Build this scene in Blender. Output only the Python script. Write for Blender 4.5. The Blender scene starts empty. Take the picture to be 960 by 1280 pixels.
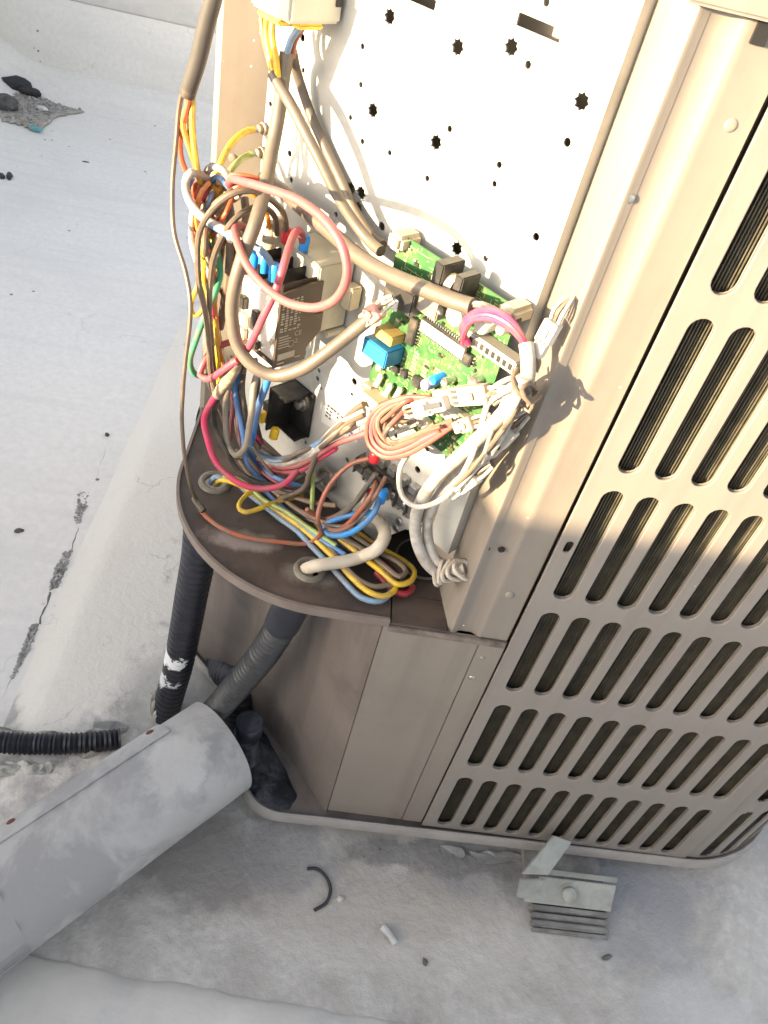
import bpy, bmesh, math, random
from mathutils import Vector, Matrix
from mathutils import noise as mnoise
random.seed(7)
S = bpy.context.scene
COL = S.collection
R = math.radians

# ------------------------------------------------------------------ camera
FPX, CX, CY = 1000.0, 480.0, 640.0            # focal length / centre in 960x1280 pixels
CAM = Vector((0, -.607, 1.25))
def _axes():
    down = Vector((195-CX, 1718-CY, FPX)).normalized(); up = -down
    fw = Vector((0, 0, 1)); d = (fw-up*fw.dot(up)).normalized()
    r = d.cross(up)
    if r.x < 0: r = -r
    a = R(82)
    return d*math.cos(a)+r*math.sin(a), d*math.sin(a)-r*math.cos(a), up
AX, AY, AZ = _axes()                           # world axes seen in camera axes (x right, y down, z forward)
cd = bpy.data.cameras.new('camera'); cam = bpy.data.objects.new('camera', cd); COL.objects.link(cam)
right = Vector((AX.x, AY.x, AZ.x)); dn = Vector((AX.y, AY.y, AZ.y)); fwd = Vector((AX.z, AY.z, AZ.z))
m = Matrix((right, -dn, -fwd)).transposed().to_4x4(); m.translation = CAM
cam.matrix_world = m
cd.sensor_fit = 'HORIZONTAL'; cd.sensor_width = 36; cd.lens = 36*FPX/960; cd.clip_start = .01; cd.clip_end = 500
S.camera = cam
# ------------------------------------------------------------------ sky and sun
SUN_AZ, SUN_EL = 57.0, 8.0                    # degrees from -Y towards -X, and above the horizon
w = bpy.data.worlds.new('World'); S.world = w; w.use_nodes = True
nt = w.node_tree; bg = nt.nodes['Background']
sky = nt.nodes.new('ShaderNodeTexSky'); sky.sky_type = 'NISHITA'; sky.sun_disc = False
sky.sun_elevation = R(SUN_EL); sky.sun_rotation = R(180+SUN_AZ); sky.dust_density = 1.6; sky.air_density = .6; sky.ozone_density = .0
hs = nt.nodes.new('ShaderNodeHueSaturation'); hs.inputs['Saturation'].default_value = .55
nt.links.new(sky.outputs[0], hs.inputs['Color']); nt.links.new(hs.outputs[0], bg.inputs[0]); bg.inputs[1].default_value = .15
sd = bpy.data.lights.new('sun', 'SUN'); sun = bpy.data.objects.new('sun', sd); COL.objects.link(sun)
sd.energy = 4.6; sd.angle = R(.45); sd.color = (1, .79, .49)
SUNV = Vector((-math.sin(R(SUN_AZ))*math.cos(R(SUN_EL)), -math.cos(R(SUN_AZ))*math.cos(R(SUN_EL)), math.sin(R(SUN_EL))))
sun.rotation_euler = SUNV.to_track_quat('Z', 'Y').to_euler(); sun.location = SUNV*6
vs = S.view_settings; vs.view_transform = 'Standard'; vs.look = 'None'; vs.gamma = 1; vs.exposure = 2.38
S.render.engine = 'CYCLES'; S.render.resolution_x = 768; S.render.resolution_y = 1024
S.cycles.max_bounces = 4; S.cycles.diffuse_bounces = 3; S.cycles.glossy_bounces = 2

# ------------------------------------------------------------------ places
def ray(x, y):
    v = Vector(((x-CX)/FPX, (y-CY)/FPX, 1)); return Vector((AX.dot(v), AY.dot(v), AZ.dot(v)))
def on(x, y, n, d):
    v = ray(x, y); return CAM+v*((d-n.dot(CAM))/n.dot(v))
PL = Vector((-.109, .3365, 0)); PR = Vector((.1785, .0486, 0))
PW = (PR-PL).length; U = (PR-PL)/PW; N = Vector((U.y, -U.x, 0)); Z = Vector((0, 0, 1))
def pz(u, z, w=0): return PL+U*u+N*w+Z*z                 # point in the frame of the mounting plate
def P(x, y, w=0): return on(x, y, N, N.dot(PL)+w)
def uz(x, y, w=0):
    p = P(x, y, w)-PL; return p.dot(U), p.z
def G(x, y, z): return on(x, y, Z, z)
def F(x, y, d=0): return on(x, y, Vector((0, 1, 0)), -d)

# ------------------------------------------------------------------ materials
MATS = {}
def mat(name, col, rough=.5, metal=0, var=.15, scale=40, dirt=None, dscale=8, dlo=.5, dhi=.7, bump=0, bscale=120, extra=None, spec=.5, rvar=.12):
    if name in MATS: return MATS[name]
    M = bpy.data.materials.new(name); M.use_nodes = True; t = M.node_tree; n = t.nodes; L = t.links.new
    b = n['Principled BSDF']; b.inputs['Metallic'].default_value = metal
    b.inputs['Specular IOR Level'].default_value = spec
    tc = n.new('ShaderNodeTexCoord'); geo = n.new('ShaderNodeNewGeometry'); pos = geo.outputs['Position']
    def noise(s, det=3, ro=.6, dist=0):
        q = n.new('ShaderNodeTexNoise'); q.inputs['Scale'].default_value = s; q.inputs['Detail'].default_value = det
        q.inputs['Roughness'].default_value = ro; q.inputs['Distortion'].default_value = dist; L(pos, q.inputs['Vector']); return q.outputs['Fac']
    def ramp(f, a, c):
        q = n.new('ShaderNodeMapRange'); q.inputs[1].default_value = a; q.inputs[2].default_value = c; L(f, q.inputs[0]); return q.outputs[0]
    def mix(f, a, c):
        q = n.new('ShaderNodeMix'); q.data_type = 'RGBA'
        for s, v in ((0, f), (6, a), (7, c)):
            if isinstance(v, (int, float)): q.inputs[s].default_value = v
            elif isinstance(v, tuple): q.inputs[s].default_value = (*v[:3], 1)
            else: L(v, q.inputs[s])
        return q.outputs[2]
    lo = tuple(c*(1-var) for c in col); hi = tuple(min(1, c*(1+var)) for c in col)
    f0 = noise(scale)
    c = mix(ramp(f0, .3, .7), lo, hi)
    if dirt:
        c = mix(ramp(noise(dscale, 6, .65, .4), dlo, dhi), c, dirt)
    if extra: c = extra(dict(n=n, L=L, noise=noise, ramp=ramp, mix=mix, pos=pos), c)
    if isinstance(c, tuple): b.inputs['Base Color'].default_value = (*c, 1)
    else: L(c, b.inputs['Base Color'])
    rr = n.new('ShaderNodeMapRange'); rr.inputs[3].default_value = max(.05, rough-rvar); rr.inputs[4].default_value = min(1, rough+rvar)
    L(noise(scale*.6), rr.inputs[0]); L(rr.outputs[0], b.inputs['Roughness'])
    if bump:
        bp = n.new('ShaderNodeBump'); bp.inputs['Strength'].default_value = bump; bp.inputs['Distance'].default_value = .004
        L(noise(bscale, 4), bp.inputs['Height']); L(bp.outputs[0], b.inputs['Normal'])
    MATS[name] = M; return M
def stains(lst, warp=.25, wscale=9):
    """stains with places of their own: (centre, radii, colour, strength, edge)"""
    def ex(k, c):
        n, L = k['n'], k['L']
        wn = n.new('ShaderNodeTexNoise'); wn.inputs['Scale'].default_value = wscale; wn.inputs['Detail'].default_value = 8; wn.inputs['Roughness'].default_value = .65
        L(k['pos'], wn.inputs['Vector'])
        for ce, ra, co, st, ed in lst:
            s = n.new('ShaderNodeVectorMath'); s.operation = 'SUBTRACT'; L(k['pos'], s.inputs[0]); s.inputs[1].default_value = ce
            d = n.new('ShaderNodeVectorMath'); d.operation = 'DIVIDE'; L(s.outputs[0], d.inputs[0]); d.inputs[1].default_value = ra
            l = n.new('ShaderNodeVectorMath'); l.operation = 'LENGTH'; L(d.outputs[0], l.inputs[0])
            a = n.new('ShaderNodeMath'); a.operation = 'MULTIPLY_ADD'; L(wn.outputs['Fac'], a.inputs[0]); a.inputs[1].default_value = warp*6; L(l.outputs['Value'], a.inputs[2])
            q = n.new('ShaderNodeMapRange'); q.inputs[1].default_value = 1+warp*3; q.inputs[2].default_value = 1+warp*3-ed; q.inputs[4].default_value = st
            L(a.outputs[0], q.inputs[0])
            c = k['mix'](q.outputs[0], c, co)
        return c
    return ex
def specks(col, scale, thr, prev=None):
    def ex(k, c):
        if prev: c = prev(k, c)
        n, L = k['n'], k['L']
        v = n.new('ShaderNodeTexVoronoi'); v.inputs['Scale'].default_value = scale; L(k['pos'], v.inputs['Vector'])
        q = n.new('ShaderNodeMapRange'); q.inputs[1].default_value = thr; q.inputs[2].default_value = thr*.6; L(v.outputs['Distance'], q.inputs[0])
        g = n.new('ShaderNodeTexNoise'); g.inputs['Scale'].default_value = scale*.22; L(k['pos'], g.inputs['Vector'])
        h = n.new('ShaderNodeMapRange'); h.inputs[1].default_value = .58; h.inputs[2].default_value = .62; L(g.outputs['Fac'], h.inputs[0])
        mm = n.new('ShaderNodeMath'); mm.operation = 'MULTIPLY'; L(q.outputs[0], mm.inputs[0]); L(h.outputs[0], mm.inputs[1])
        return k['mix'](mm.outputs[0], c, col)
    return ex

def streaks(col, amt=.5, sc=(38, 38, 2.2), lo=.5, hi=.72, prev=None):
    """run-down dirt: noise drawn out along the vertical"""
    def ex(k, c):
        if prev: c = prev(k, c)
        n, L = k['n'], k['L']
        v = n.new('ShaderNodeVectorMath'); v.operation = 'MULTIPLY'; L(k['pos'], v.inputs[0]); v.inputs[1].default_value = sc
        q = n.new('ShaderNodeTexNoise'); q.inputs['Scale'].default_value = 1; q.inputs['Detail'].default_value = 4; L(v.outputs[0], q.inputs['Vector'])
        m_ = n.new('ShaderNodeMapRange'); m_.inputs[1].default_value = lo; m_.inputs[2].default_value = hi; m_.inputs[4].default_value = amt; L(q.outputs['Fac'], m_.inputs[0])
        return k['mix'](m_.outputs[0], c, col)
    return ex
def cracks(col, scale, thr, amt=.6, prev=None):
    def ex(k, c):
        if prev: c = prev(k, c)
        n, L = k['n'], k['L']
        w_ = n.new('ShaderNodeTexNoise'); w_.inputs['Scale'].default_value = scale*3; w_.inputs['Detail'].default_value = 5; L(k['pos'], w_.inputs['Vector'])
        a = n.new('ShaderNodeVectorMath'); a.operation = 'SCALE'; L(w_.outputs['Color'], a.inputs[0]); a.inputs['Scale'].default_value = .5/scale
        b_ = n.new('ShaderNodeVectorMath'); L(k['pos'], b_.inputs[0]); L(a.outputs[0], b_.inputs[1])
        v = n.new('ShaderNodeTexVoronoi'); v.feature = 'DISTANCE_TO_EDGE'; v.inputs['Scale'].default_value = scale; L(b_.outputs[0], v.inputs['Vector'])
        q = n.new('ShaderNodeMapRange'); q.inputs[1].default_value = thr; q.inputs[2].default_value = thr*.3; q.inputs[4].default_value = amt; L(v.outputs['Distance'], q.inputs[0])
        g = n.new('ShaderNodeMapRange'); g.inputs[1].default_value = .55; g.inputs[2].default_value = .63; L(k['noise'](scale*.7, 3), g.inputs[0])
        mm = n.new('ShaderNodeMath'); mm.operation = 'MULTIPLY'; L(q.outputs[0], mm.inputs[0]); L(g.outputs[0], mm.inputs[1])
        return k['mix'](mm.outputs[0], c, col)
    return ex

# ------------------------------------------------------------------ mesh building
WL = {}
class B:
    def __init__(s): s.bm = bmesh.new()
    def hull(s, pts, faces):
        v = [s.bm.verts.new(p) for p in pts]
        for f in faces: s.bm.faces.new([v[i] for i in f])
        return s
    def box8(s, c):
        return s.hull(c, [(0, 3, 2, 1), (4, 5, 6, 7), (0, 1, 5, 4), (1, 2, 6, 5), (2, 3, 7, 6), (3, 0, 4, 7)])
    def box(s, x0, x1, y0, y1, z0, z1):
        return s.box8([Vector(p) for p in ((x0, y0, z0), (x1, y0, z0), (x1, y1, z0), (x0, y1, z0), (x0, y0, z1), (x1, y0, z1), (x1, y1, z1), (x0, y1, z1))])
    def pbox(s, u0, u1, z0, z1, w0, w1):
        return s.box8([pz(*p) for p in ((u0, z0, w1), (u1, z0, w1), (u1, z0, w0), (u0, z0, w0), (u0, z1, w1), (u1, z1, w1), (u1, z1, w0), (u0, z1, w0))])
    def prism(s, pts, vec):
        n = len(pts); a = [s.bm.verts.new(p) for p in pts]; b = [s.bm.verts.new(Vector(p)+vec) for p in pts]
        s.bm.faces.new(a[::-1]); s.bm.faces.new(b)
        for i in range(n): s.bm.faces.new([a[i], a[(i+1) % n], b[(i+1) % n], b[i]])
        return s
    def strip(s, rows, closed=False):
        vv = [[s.bm.verts.new(p) for p in r] for r in rows]
        for a, b in zip(vv, vv[1:]):
            k = len(a)
            for i in range(k if closed else k-1): s.bm.faces.new([a[i], a[(i+1) % k], b[(i+1) % k], b[i]])
        return vv
    def tube(s, pts, r, seg=8, cap=True):
        """pts: dense polyline; r: number or list"""
        n = len(pts); rr = r if isinstance(r, (list, tuple)) else [r]*n
        t0 = (pts[1]-pts[0]).normalized(); a = Vector((0, 0, 1)) if abs(t0.z) < .9 else Vector((1, 0, 0))
        nx = t0.cross(a).normalized(); rows = []
        for i in range(n):
            t = (pts[min(i+1, n-1)]-pts[max(i-1, 0)])
            if t.length < 1e-9: t = t0
            t = t.normalized(); nx = (nx-t*nx.dot(t)).normalized(); ny = t.cross(nx)
            rows.append([pts[i]+(nx*math.cos(2*math.pi*k/seg)+ny*math.sin(2*math.pi*k/seg))*rr[i] for k in range(seg)])
        vv = s.strip(rows, True)
        if cap: s.bm.faces.new(vv[0][::-1]); s.bm.faces.new(vv[-1])
        return s
    def cyl(s, a, b, r, seg=16, r2=None):
        return s.tube([Vector(a), Vector(b)], [r, r if r2 is None else r2], seg)
    def lathe(s, a, d, prof, seg=20):
        a = Vector(a); d = Vector(d).normalized()
        return s.tube([a+d*h for h, _ in prof], [q for _, q in prof], seg) if False else s._lathe(a, d, prof, seg)
    def _lathe(s, a, d, prof, seg):
        x = d.orthogonal().normalized(); y = d.cross(x)
        rows = [[a+d*h+(x*math.cos(2*math.pi*k/seg)+y*math.sin(2*math.pi*k/seg))*q for k in range(seg)] for h, q in prof]
        vv = s.strip(rows, True); s.bm.faces.new(vv[0][::-1]); s.bm.faces.new(vv[-1]); return s
    def obj(s, name, m, parent=None, bevel=0, smooth=False, loc=None, seg=2):
        bm = s.bm
        if bevel: bmesh.ops.bevel(bm, geom=list(bm.edges), offset=bevel, segments=seg, affect='EDGES', clamp_overlap=True)
        bmesh.ops.recalc_face_normals(bm, faces=bm.faces)
        me = bpy.data.meshes.new(name)
        if parent is not None: L = WL[parent.name]
        else:
            if loc is None:
                vs_ = [v.co for v in bm.verts]; L = Vector([(min(v[i] for v in vs_)+max(v[i] for v in vs_))/2 for i in range(3)]); L.z = min(v.z for v in vs_)
            else: L = Vector(loc)
        bmesh.ops.translate(bm, verts=bm.verts, vec=-L)
        bm.to_mesh(me); bm.free()
        return link(name, me, m, parent, L, smooth)
def link(name, me, m, parent, L, smooth):
    if smooth:
        for p in me.polygons: p.use_smooth = True
        try: me.set_sharp_from_angle(angle=R(40))
        except Exception: pass
    if m: me.materials.append(m)
    o = bpy.data.objects.new(name, me); COL.objects.link(o)
    if parent is not None: o.parent = parent
    else: o.location = L
    WL[o.name] = L
    return o
def tag(o, label, cat, group=None):
    o['label'] = label; o['category'] = cat
    if group: o['group'] = group
    return o
def structure(o): o['kind'] = 'structure'; return o
def thing(name, loc, label, cat, group=None):
    o = bpy.data.objects.new(name, None); COL.objects.link(o); o.location = loc; o.empty_display_size = .03
    WL[o.name] = Vector(loc); return tag(o, label, cat, group)
def sheet(name, outer, holes, t, org, ex, ey, m, parent, bev=0, smooth=False):
    """flat sheet with real holes: outline and holes in (a, b); org + ex*a + ey*b in the world; t thickness along ex x ey"""
    cu = bpy.data.curves.new(name, 'CURVE'); cu.dimensions = '2D'; cu.fill_mode = 'BOTH'; cu.extrude = t/2-bev; cu.bevel_depth = bev; cu.bevel_resolution = 1; cu.offset = -bev
    for lp in [outer]+holes:
        sp = cu.splines.new('POLY'); sp.points.add(len(lp)-1); sp.use_cyclic_u = True
        for i, (a, b) in enumerate(lp): sp.points[i].co = (a, b, 0, 1)
    ob = bpy.data.objects.new('tmp', cu); COL.objects.link(ob)
    dg = bpy.context.evaluated_depsgraph_get(); dg.update()
    me = bpy.data.meshes.new_from_object(ob.evaluated_get(dg)); bpy.data.objects.remove(ob); bpy.data.curves.remove(cu); me.name = name
    ex = Vector(ex); ey = Vector(ey); ez = ex.cross(ey); org = Vector(org)
    M = Matrix((ex, ey, ez)).transposed().to_4x4(); M.translation = org-WL[parent.name]
    me.transform(M); me.materials.clear()
    return link(name, me, m, parent, WL[parent.name], smooth)
def catmull(pts, step=.006):
    pts = [Vector(p) for p in pts]; out = []
    q = [pts[0]*2-pts[1]]+pts+[pts[-1]*2-pts[-2]]
    for i in range(1, len(q)-2):
        a, b, c, d = q[i-1], q[i], q[i+1], q[i+2]
        k = max(2, int((c-b).length/step))
        # centripetal form keeps tight loops round
        t0 = 0; t1 = t0+max(1e-4, (b-a).length)**.5; t2 = t1+max(1e-4, (c-b).length)**.5; t3 = t2+max(1e-4, (d-c).length)**.5
        for j in range(k):
            t = t1+(t2-t1)*j/k
            A1 = a*((t1-t)/(t1-t0))+b*((t-t0)/(t1-t0)); A2 = b*((t2-t)/(t2-t1))+c*((t-t1)/(t2-t1)); A3 = c*((t3-t)/(t3-t2))+d*((t-t2)/(t3-t2))
            B1 = A1*((t2-t)/(t2-t0))+A2*((t-t0)/(t2-t0)); B2 = A2*((t3-t)/(t3-t1))+A3*((t-t1)/(t3-t1))
            out.append(B1*((t2-t)/(t2-t1))+B2*((t-t1)/(t2-t1)))
    out.append(pts[-1]); return out
def pt(p):
    if isinstance(p, Vector): return p
    if p[0] == 'g': return G(p[1], p[2], p[3])
    if p[0] == 'p': return pz(*p[1:])
    return P(*p)
WG = 'loose wires in the open electrical compartment'
def wire(label, m, r, pts, name='wire', cat='wire', group=WG, seg=8, wob=.0006):
    r *= .86 if cat == 'cable' else .80
    pp = catmull([pt(p) for p in pts])
    sdd = random.random()*99
    pp = [p+Vector((mnoise.noise(p*22+Vector((sdd, 0, 0))), mnoise.noise(p*22+Vector((0, sdd, 0))), mnoise.noise(p*22+Vector((0, 0, sdd)))))*wob*2 for p in pp]
    o = B().tube(pp, r, seg).obj(name, m, smooth=True)
    return tag(o, label, cat, group)

# =================================================================== THE SETTING
m_floor = mat('roof paint', (.79, .745, .68), .6, var=.05, scale=55, dirt=(.68, .645, .60), dscale=1.6, dlo=.5, dhi=.85, bump=.5, bscale=90,
              extra=specks((.16, .15, .14), 20, .11, cracks((.5, .475, .44), 2.6, .008, .35, streaks((.7, .665, .61), .5, (2.2, 26, 10), .5, .7))))
m_plinth = mat('plinth screed', (.48, .45, .41), .62, var=.12, scale=60, dirt=(.37, .34, .305), dscale=9, dlo=.42, dhi=.62, bump=.7, bscale=70,
               extra=specks((.12, .11, .1), 30, .1, cracks((.3, .28, .25), 7, .012, .45, stains([
                   ((-.45, .9, 0), (.42, 1.05, .4), (.78, .72, .63), 1, .3),
                   ((-.36, .3, 0), (.14, .28, .3), (.76, .70, .61), .9, .35),
                   ((.26, -.15, 0), (.30, .07, .2), (.56, .52, .46), .55, .45),
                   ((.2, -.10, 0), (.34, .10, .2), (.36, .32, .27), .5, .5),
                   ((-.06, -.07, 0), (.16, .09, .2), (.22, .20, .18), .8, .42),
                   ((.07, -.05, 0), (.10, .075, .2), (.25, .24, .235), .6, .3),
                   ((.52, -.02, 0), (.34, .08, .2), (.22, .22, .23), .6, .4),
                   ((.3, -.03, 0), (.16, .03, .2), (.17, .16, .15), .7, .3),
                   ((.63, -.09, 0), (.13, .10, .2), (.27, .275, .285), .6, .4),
                   ((.70, -.22, 0), (.10, .06, .2), (.5, .5, .49), .5, .4),
                   ((-.15, .22, 0), (.12, .08, .2), (.42, .39, .34), .6, .4)], .3, 11))))
m_kerb = mat('kerb paint', (.58, .55, .5), .6, var=.07, scale=14, dirt=(.5, .48, .45), dscale=9, bump=.3, bscale=40)
m_wallw = mat('wall paint', (.63, .63, .635), .6, var=.05, scale=5, dirt=(.55, .54, .53), dscale=3, bump=.2, bscale=30)

def gridsheet(xs, ys, zf):
    b = B(); b.strip([[Vector((x, y, zf(x, y))) for x in xs] for y in ys]); return b
def lerp(a, b, t): return a+(b-a)*max(0, min(1, t))
def sm(t): t = max(0, min(1, t)); return t*t*(3-2*t)
FZ = -.035
def fl(n, a, b): return [a+(b-a)*i/n for i in range(n+1)]
def floor_z(x, y):
    z = FZ+.003*mnoise.noise(Vector((x*3, y*3, 0)))
    z += .09*sm(1-(3.2-y)/.30)**2.5          # coved joint to the far parapet
    z += .09*sm(1-(x+1.62)/.30)**2.5
    return z
xs = [-30, -8, -3]+fl(54, -1.66, 1.3)+[3, 8, 30]; ys = [-30, -8, -3]+fl(64, -1, 3.22)+[6, 12, 30]
structure(gridsheet(xs, ys, lambda x, y: floor_z(x, y) if -1.7 < x < 1.4 and -1.1 < y < 3.23 else FZ).obj('roof_floor', m_floor, smooth=True, loc=(0, 0, FZ)))
def plinth_z(x, y):
    z = .0015*mnoise.noise(Vector((x*6, y*6, 3)))
    k = sm((-.365-x)/.095+.035*mnoise.noise(Vector((x*5, y*5, 9))))
    return z*(1-k)+lerp(0, FZ-.008, k)
xs = [-.47+.012*i for i in range(12)]+fl(60, -.32, 1.25); ys = fl(62, -.335, 1.6)
structure(gridsheet(xs, ys, plinth_z).obj('concrete_plinth', m_plinth if False else m_plinth, smooth=True, loc=(.4, .5, 0)))
b = B(); rows = []
prof = [(-.266, -.006), (-.272, .002), (-.276, .0045), (-.287, .008), (-.31, .010), (-.36, .009), (-.42, .003), (-.44, -.01), (-.45, FZ-.01)]
for x in fl(120, -.55, 1.25):
    rows.append([Vector((x, y+.04-.062*(x+.28)+.006*mnoise.noise(Vector((x*9, i*.3, 1)))+.004*mnoise.noise(Vector((x*40, i*.3, 1))), z+.002*mnoise.noise(Vector((x*12, y*9, 5))))) for i, (y, z) in enumerate(prof)])
b.strip(rows); structure(b.obj('plinth_kerb', m_kerb, smooth=True, loc=(.3, -.35, 0)))

def wall(name, x0, x1, y0, y1, h, label, capo=.02, ct=.05):
    t = thing(name, ((x0+x1)/2, (y0+y1)/2, FZ), label, 'wall')
    B().box(x0, x1, y0, y1, FZ-.05, h-ct).obj('wall_face', m_floor, t)
    B().box(x0-capo, x1+capo, y0-capo, y1+capo, h-ct+.0002, h).obj('coping', m_kerb, t, bevel=.006)
    return t
wall('parapet_wall', -1.8, 3.2, 3.2, 4.2, .44, 'low white painted parapet at the far end of the roof', .004, .12)
wall('parapet_wall', -1.8, -1.62, -3.4, 3.19, .66, 'white painted parapet along the left edge of the roof', .01)
DF = 2.3; HF = .725+DF/math.cos(R(SUN_AZ))*math.tan(R(SUN_EL))
wall('parapet_wall', -12, 2.6, -DF-.2, -DF, HF, 'chest-high white parapet behind the camera that shades the roof', 0)

# broken paint showing gravel at the joint between floor and plinth
m_gravel = mat('exposed gravel', (.27, .255, .235), .9, var=.4, scale=160, bump=.6, bscale=200)
m_peb = mat('gravel stones', (.34, .33, .31), .85, var=.5, scale=70)
m_black = mat('black scraps', (.025, .025, .027), .6, var=.3, scale=60)
def patch(name, px, zf, m, n, rs, label, cat='debris', dark=.15, h=.003):
    """an irregular patch outlined in the photo, with small stones scattered on it"""
    pts = [G(x, y, zf) for x, y in px]
    c = sum(pts, Vector())/len(pts)
    dense = []
    for i, p in enumerate(pts):
        q = pts[(i+1) % len(pts)]
        for k in range(6):
            a = p.lerp(q, k/6); dense.append(a+(a-c)*(.16*mnoise.noise(a*60)))
    t = thing(name, c, label, cat, 'gravelly gaps in the coating' if name == 'gravel_patch' else None)
    def edge(p): return Vector((p.x, p.y, zf))
    b = B(); rings = []
    for s_ in (1, .93, .6, .25):
        rings.append([Vector((c.x+(p.x-c.x)*s_, c.y+(p.y-c.y)*s_, zf+(0 if s_ == 1 else h*(1 if s_ > .5 else 1.1)))) for p in dense])
    vv = b.strip(rings, True); b.bm.faces.new(vv[-1]); b.obj('bed', m, t, smooth=True)
    b = B()
    for _ in range(n):
        i = random.randrange(len(dense)); f = random.random()**.6*.92
        p = c.lerp(dense[i], f); r = random.uniform(*rs)
        M = Matrix.Translation((p.x, p.y, zf+h+r*.35))@Matrix.Rotation(random.random()*6, 4, Vector((random.random(), random.random(), random.random()+.1)))@Matrix.Diagonal((r, r*random.uniform(.5, .9), r*random.uniform(.4, .8), 1))
        bmesh.ops.create_icosphere(b.bm, subdivisions=1, radius=1, matrix=M)
    o = b.obj('gravel', m_peb, t); o['kind'] = 'stuff'
    return t
patch('gravel_patch', [(98, 612), (111, 616), (110, 634), (102, 652), (94, 664), (92, 648), (97, 630)], -.037, m_gravel, 150, (.0015, .0048), 'gravelly gap in the white coating, uppermost of the three beside the plinth', h=.0012)
patch('gravel_patch', [(84, 683), (91, 685), (85, 708), (72, 736), (60, 742), (64, 722), (74, 702)], -.037, m_gravel, 170, (.0015, .005), 'long gravelly gap in the white coating, middle of the three beside the plinth', h=.0012)
patch('gravel_patch', [(40, 778), (49, 781), (42, 804), (28, 828), (15, 852), (10, 856), (23, 824), (33, 800)], -.037, m_gravel, 170, (.0015, .0046), 'gravelly gap in the white coating, lowest of the three beside the plinth', h=.0012)
def crack(px, label, wd=.0022):
    pp = catmull([G(x, y, -.0355) for x, y in px], .006); b = B(); rows = []
    for i_, p in enumerate(pp):
        t = (pp[min(i_+1, len(pp)-1)]-pp[max(i_-1, 0)]).normalized(); sd_ = Vector((-t.y, t.x, 0))
        k = wd*(.35+1.3*abs(mnoise.noise(p*28))); o_ = sd_*(.010*mnoise.noise(p*16)+.004*mnoise.noise(p*60))
        rows.append([p+o_-sd_*k, p+o_+Z*.0012, p+o_+sd_*k])
    b.strip(rows); return tag(b.obj('joint_crack', mat('crack dirt', (.16, .15, .135), .95, var=.4, scale=120), smooth=True), label, 'crack', 'cracks along the plinth joint')
crack([(134, 548), (124, 580), (112, 606), (104, 618)], 'thin dark crack above the uppermost gravelly gap')
crack([(96, 660), (90, 676), (86, 690)], 'thin dark crack between the uppermost and the middle gravelly gaps')
crack([(62, 740), (54, 758), (46, 780)], 'thin dark crack between the middle and the lowest gravelly gaps')
crack([(14, 850), (6, 872), (-6, 900)], 'thin dark crack below the lowest gravelly gap')
patch('dirt_pile', [(0, 118), (20, 108), (45, 120), (75, 132), (104, 140), (70, 146), (48, 164), (28, 156), (0, 150)], -.030, mat('grey dirt', (.36, .325, .275), .95, var=.3, scale=60, bump=.8), 260, (.003, .009), 'grey dirt piled in the corner of the parapet walls', h=.008)
def scrap(px, zf, r, m, label, sq=(1, .5, .35), name='rubble_piece', cat='debris', ang=None):
    p = G(*px, zf); b = B(); bmesh.ops.create_icosphere(b.bm, subdivisions=2, radius=1)
    for v in b.bm.verts: v.co *= 1+.35*mnoise.noise(v.co*1.7+Vector((px[0], px[1], 0)))
    a = random.random()*3 if ang is None else ang
    bmesh.ops.transform(b.bm, matrix=Matrix.Translation((p.x, p.y, zf+r*sq[2]*.7))@Matrix.Rotation(a, 4, 'Z')@Matrix.Diagonal((r*sq[0], r*sq[1], r*sq[2], 1)), verts=b.bm.verts)
    return tag(b.obj(name, m, smooth=True), label, cat, 'bits of rubble on the roof')
scrap((22, 112), -.02, .062, m_black, 'black rubber scrap on top of the corner dirt pile', (1, .55, .5), ang=.2)
scrap((38, 119), -.02, .05, m_black, 'black rubber scrap at the right side of the corner dirt pile', (1, .4, .4), ang=-.1)
scrap((25, 100), -.02, .04, mat('grey lump', (.2, .2, .2), .9), 'grey lump leaning above the black scraps in the corner', (.7, .7, 1))
scrap((8, 137), -.03, .06, mat('dark stone', (.1, .095, .09), .9, var=.4, scale=40), 'dark stone at the left of the corner dirt pile', (1, .7, .6))
scrap((5, 128), -.01, .035, m_black, 'small black scrap lying on the dark corner stone', (1, .5, .4), ang=0)
scrap((53, 138), -.02, .025, mat('pale chip', (.6, .58, .55), .8), 'pale chip on the corner dirt pile', (1, .5, .4), ang=-.2)
scrap((45, 163), -.03, .03, mat('teal chip', (.12, .35, .36), .6), 'teal chip at the lower edge of the corner dirt pile', (1, .4, .3), ang=-.2)
scrap((12, 222), -.035, .03, m_black, 'small black flake on the white floor near the left edge', (1, .35, .3), ang=1.9)
scrap((2, 222), -.035, .02, m_black, 'tiny black flake at the left edge of the floor', (1, .6, .4))
scrap((134, 545), -.037, .007, mat('dark stone', 0), 'dark pebble alone on the floor above the gravel patches', (1, .8, .7))
scrap((24, 665), -.037, .010, mat('dark stone', 0), 'dark pebble left of the gravel patches', (1, .6, .5), ang=.4)
scrap((107, 203), -.037, .013, mat('dark stone', 0), 'flat grey fleck on the white floor below the dirt pile', (1, .5, .2), ang=0)
for (x, y) in ((180, 156), (150, 275), (92, 228), (133, 231), (22, 322), (186, 367), (124, 372), (58, 273), (14, 531), (32, 600), (163, 280), (147, 538), (128, 580), (113, 602)):
    pass

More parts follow.
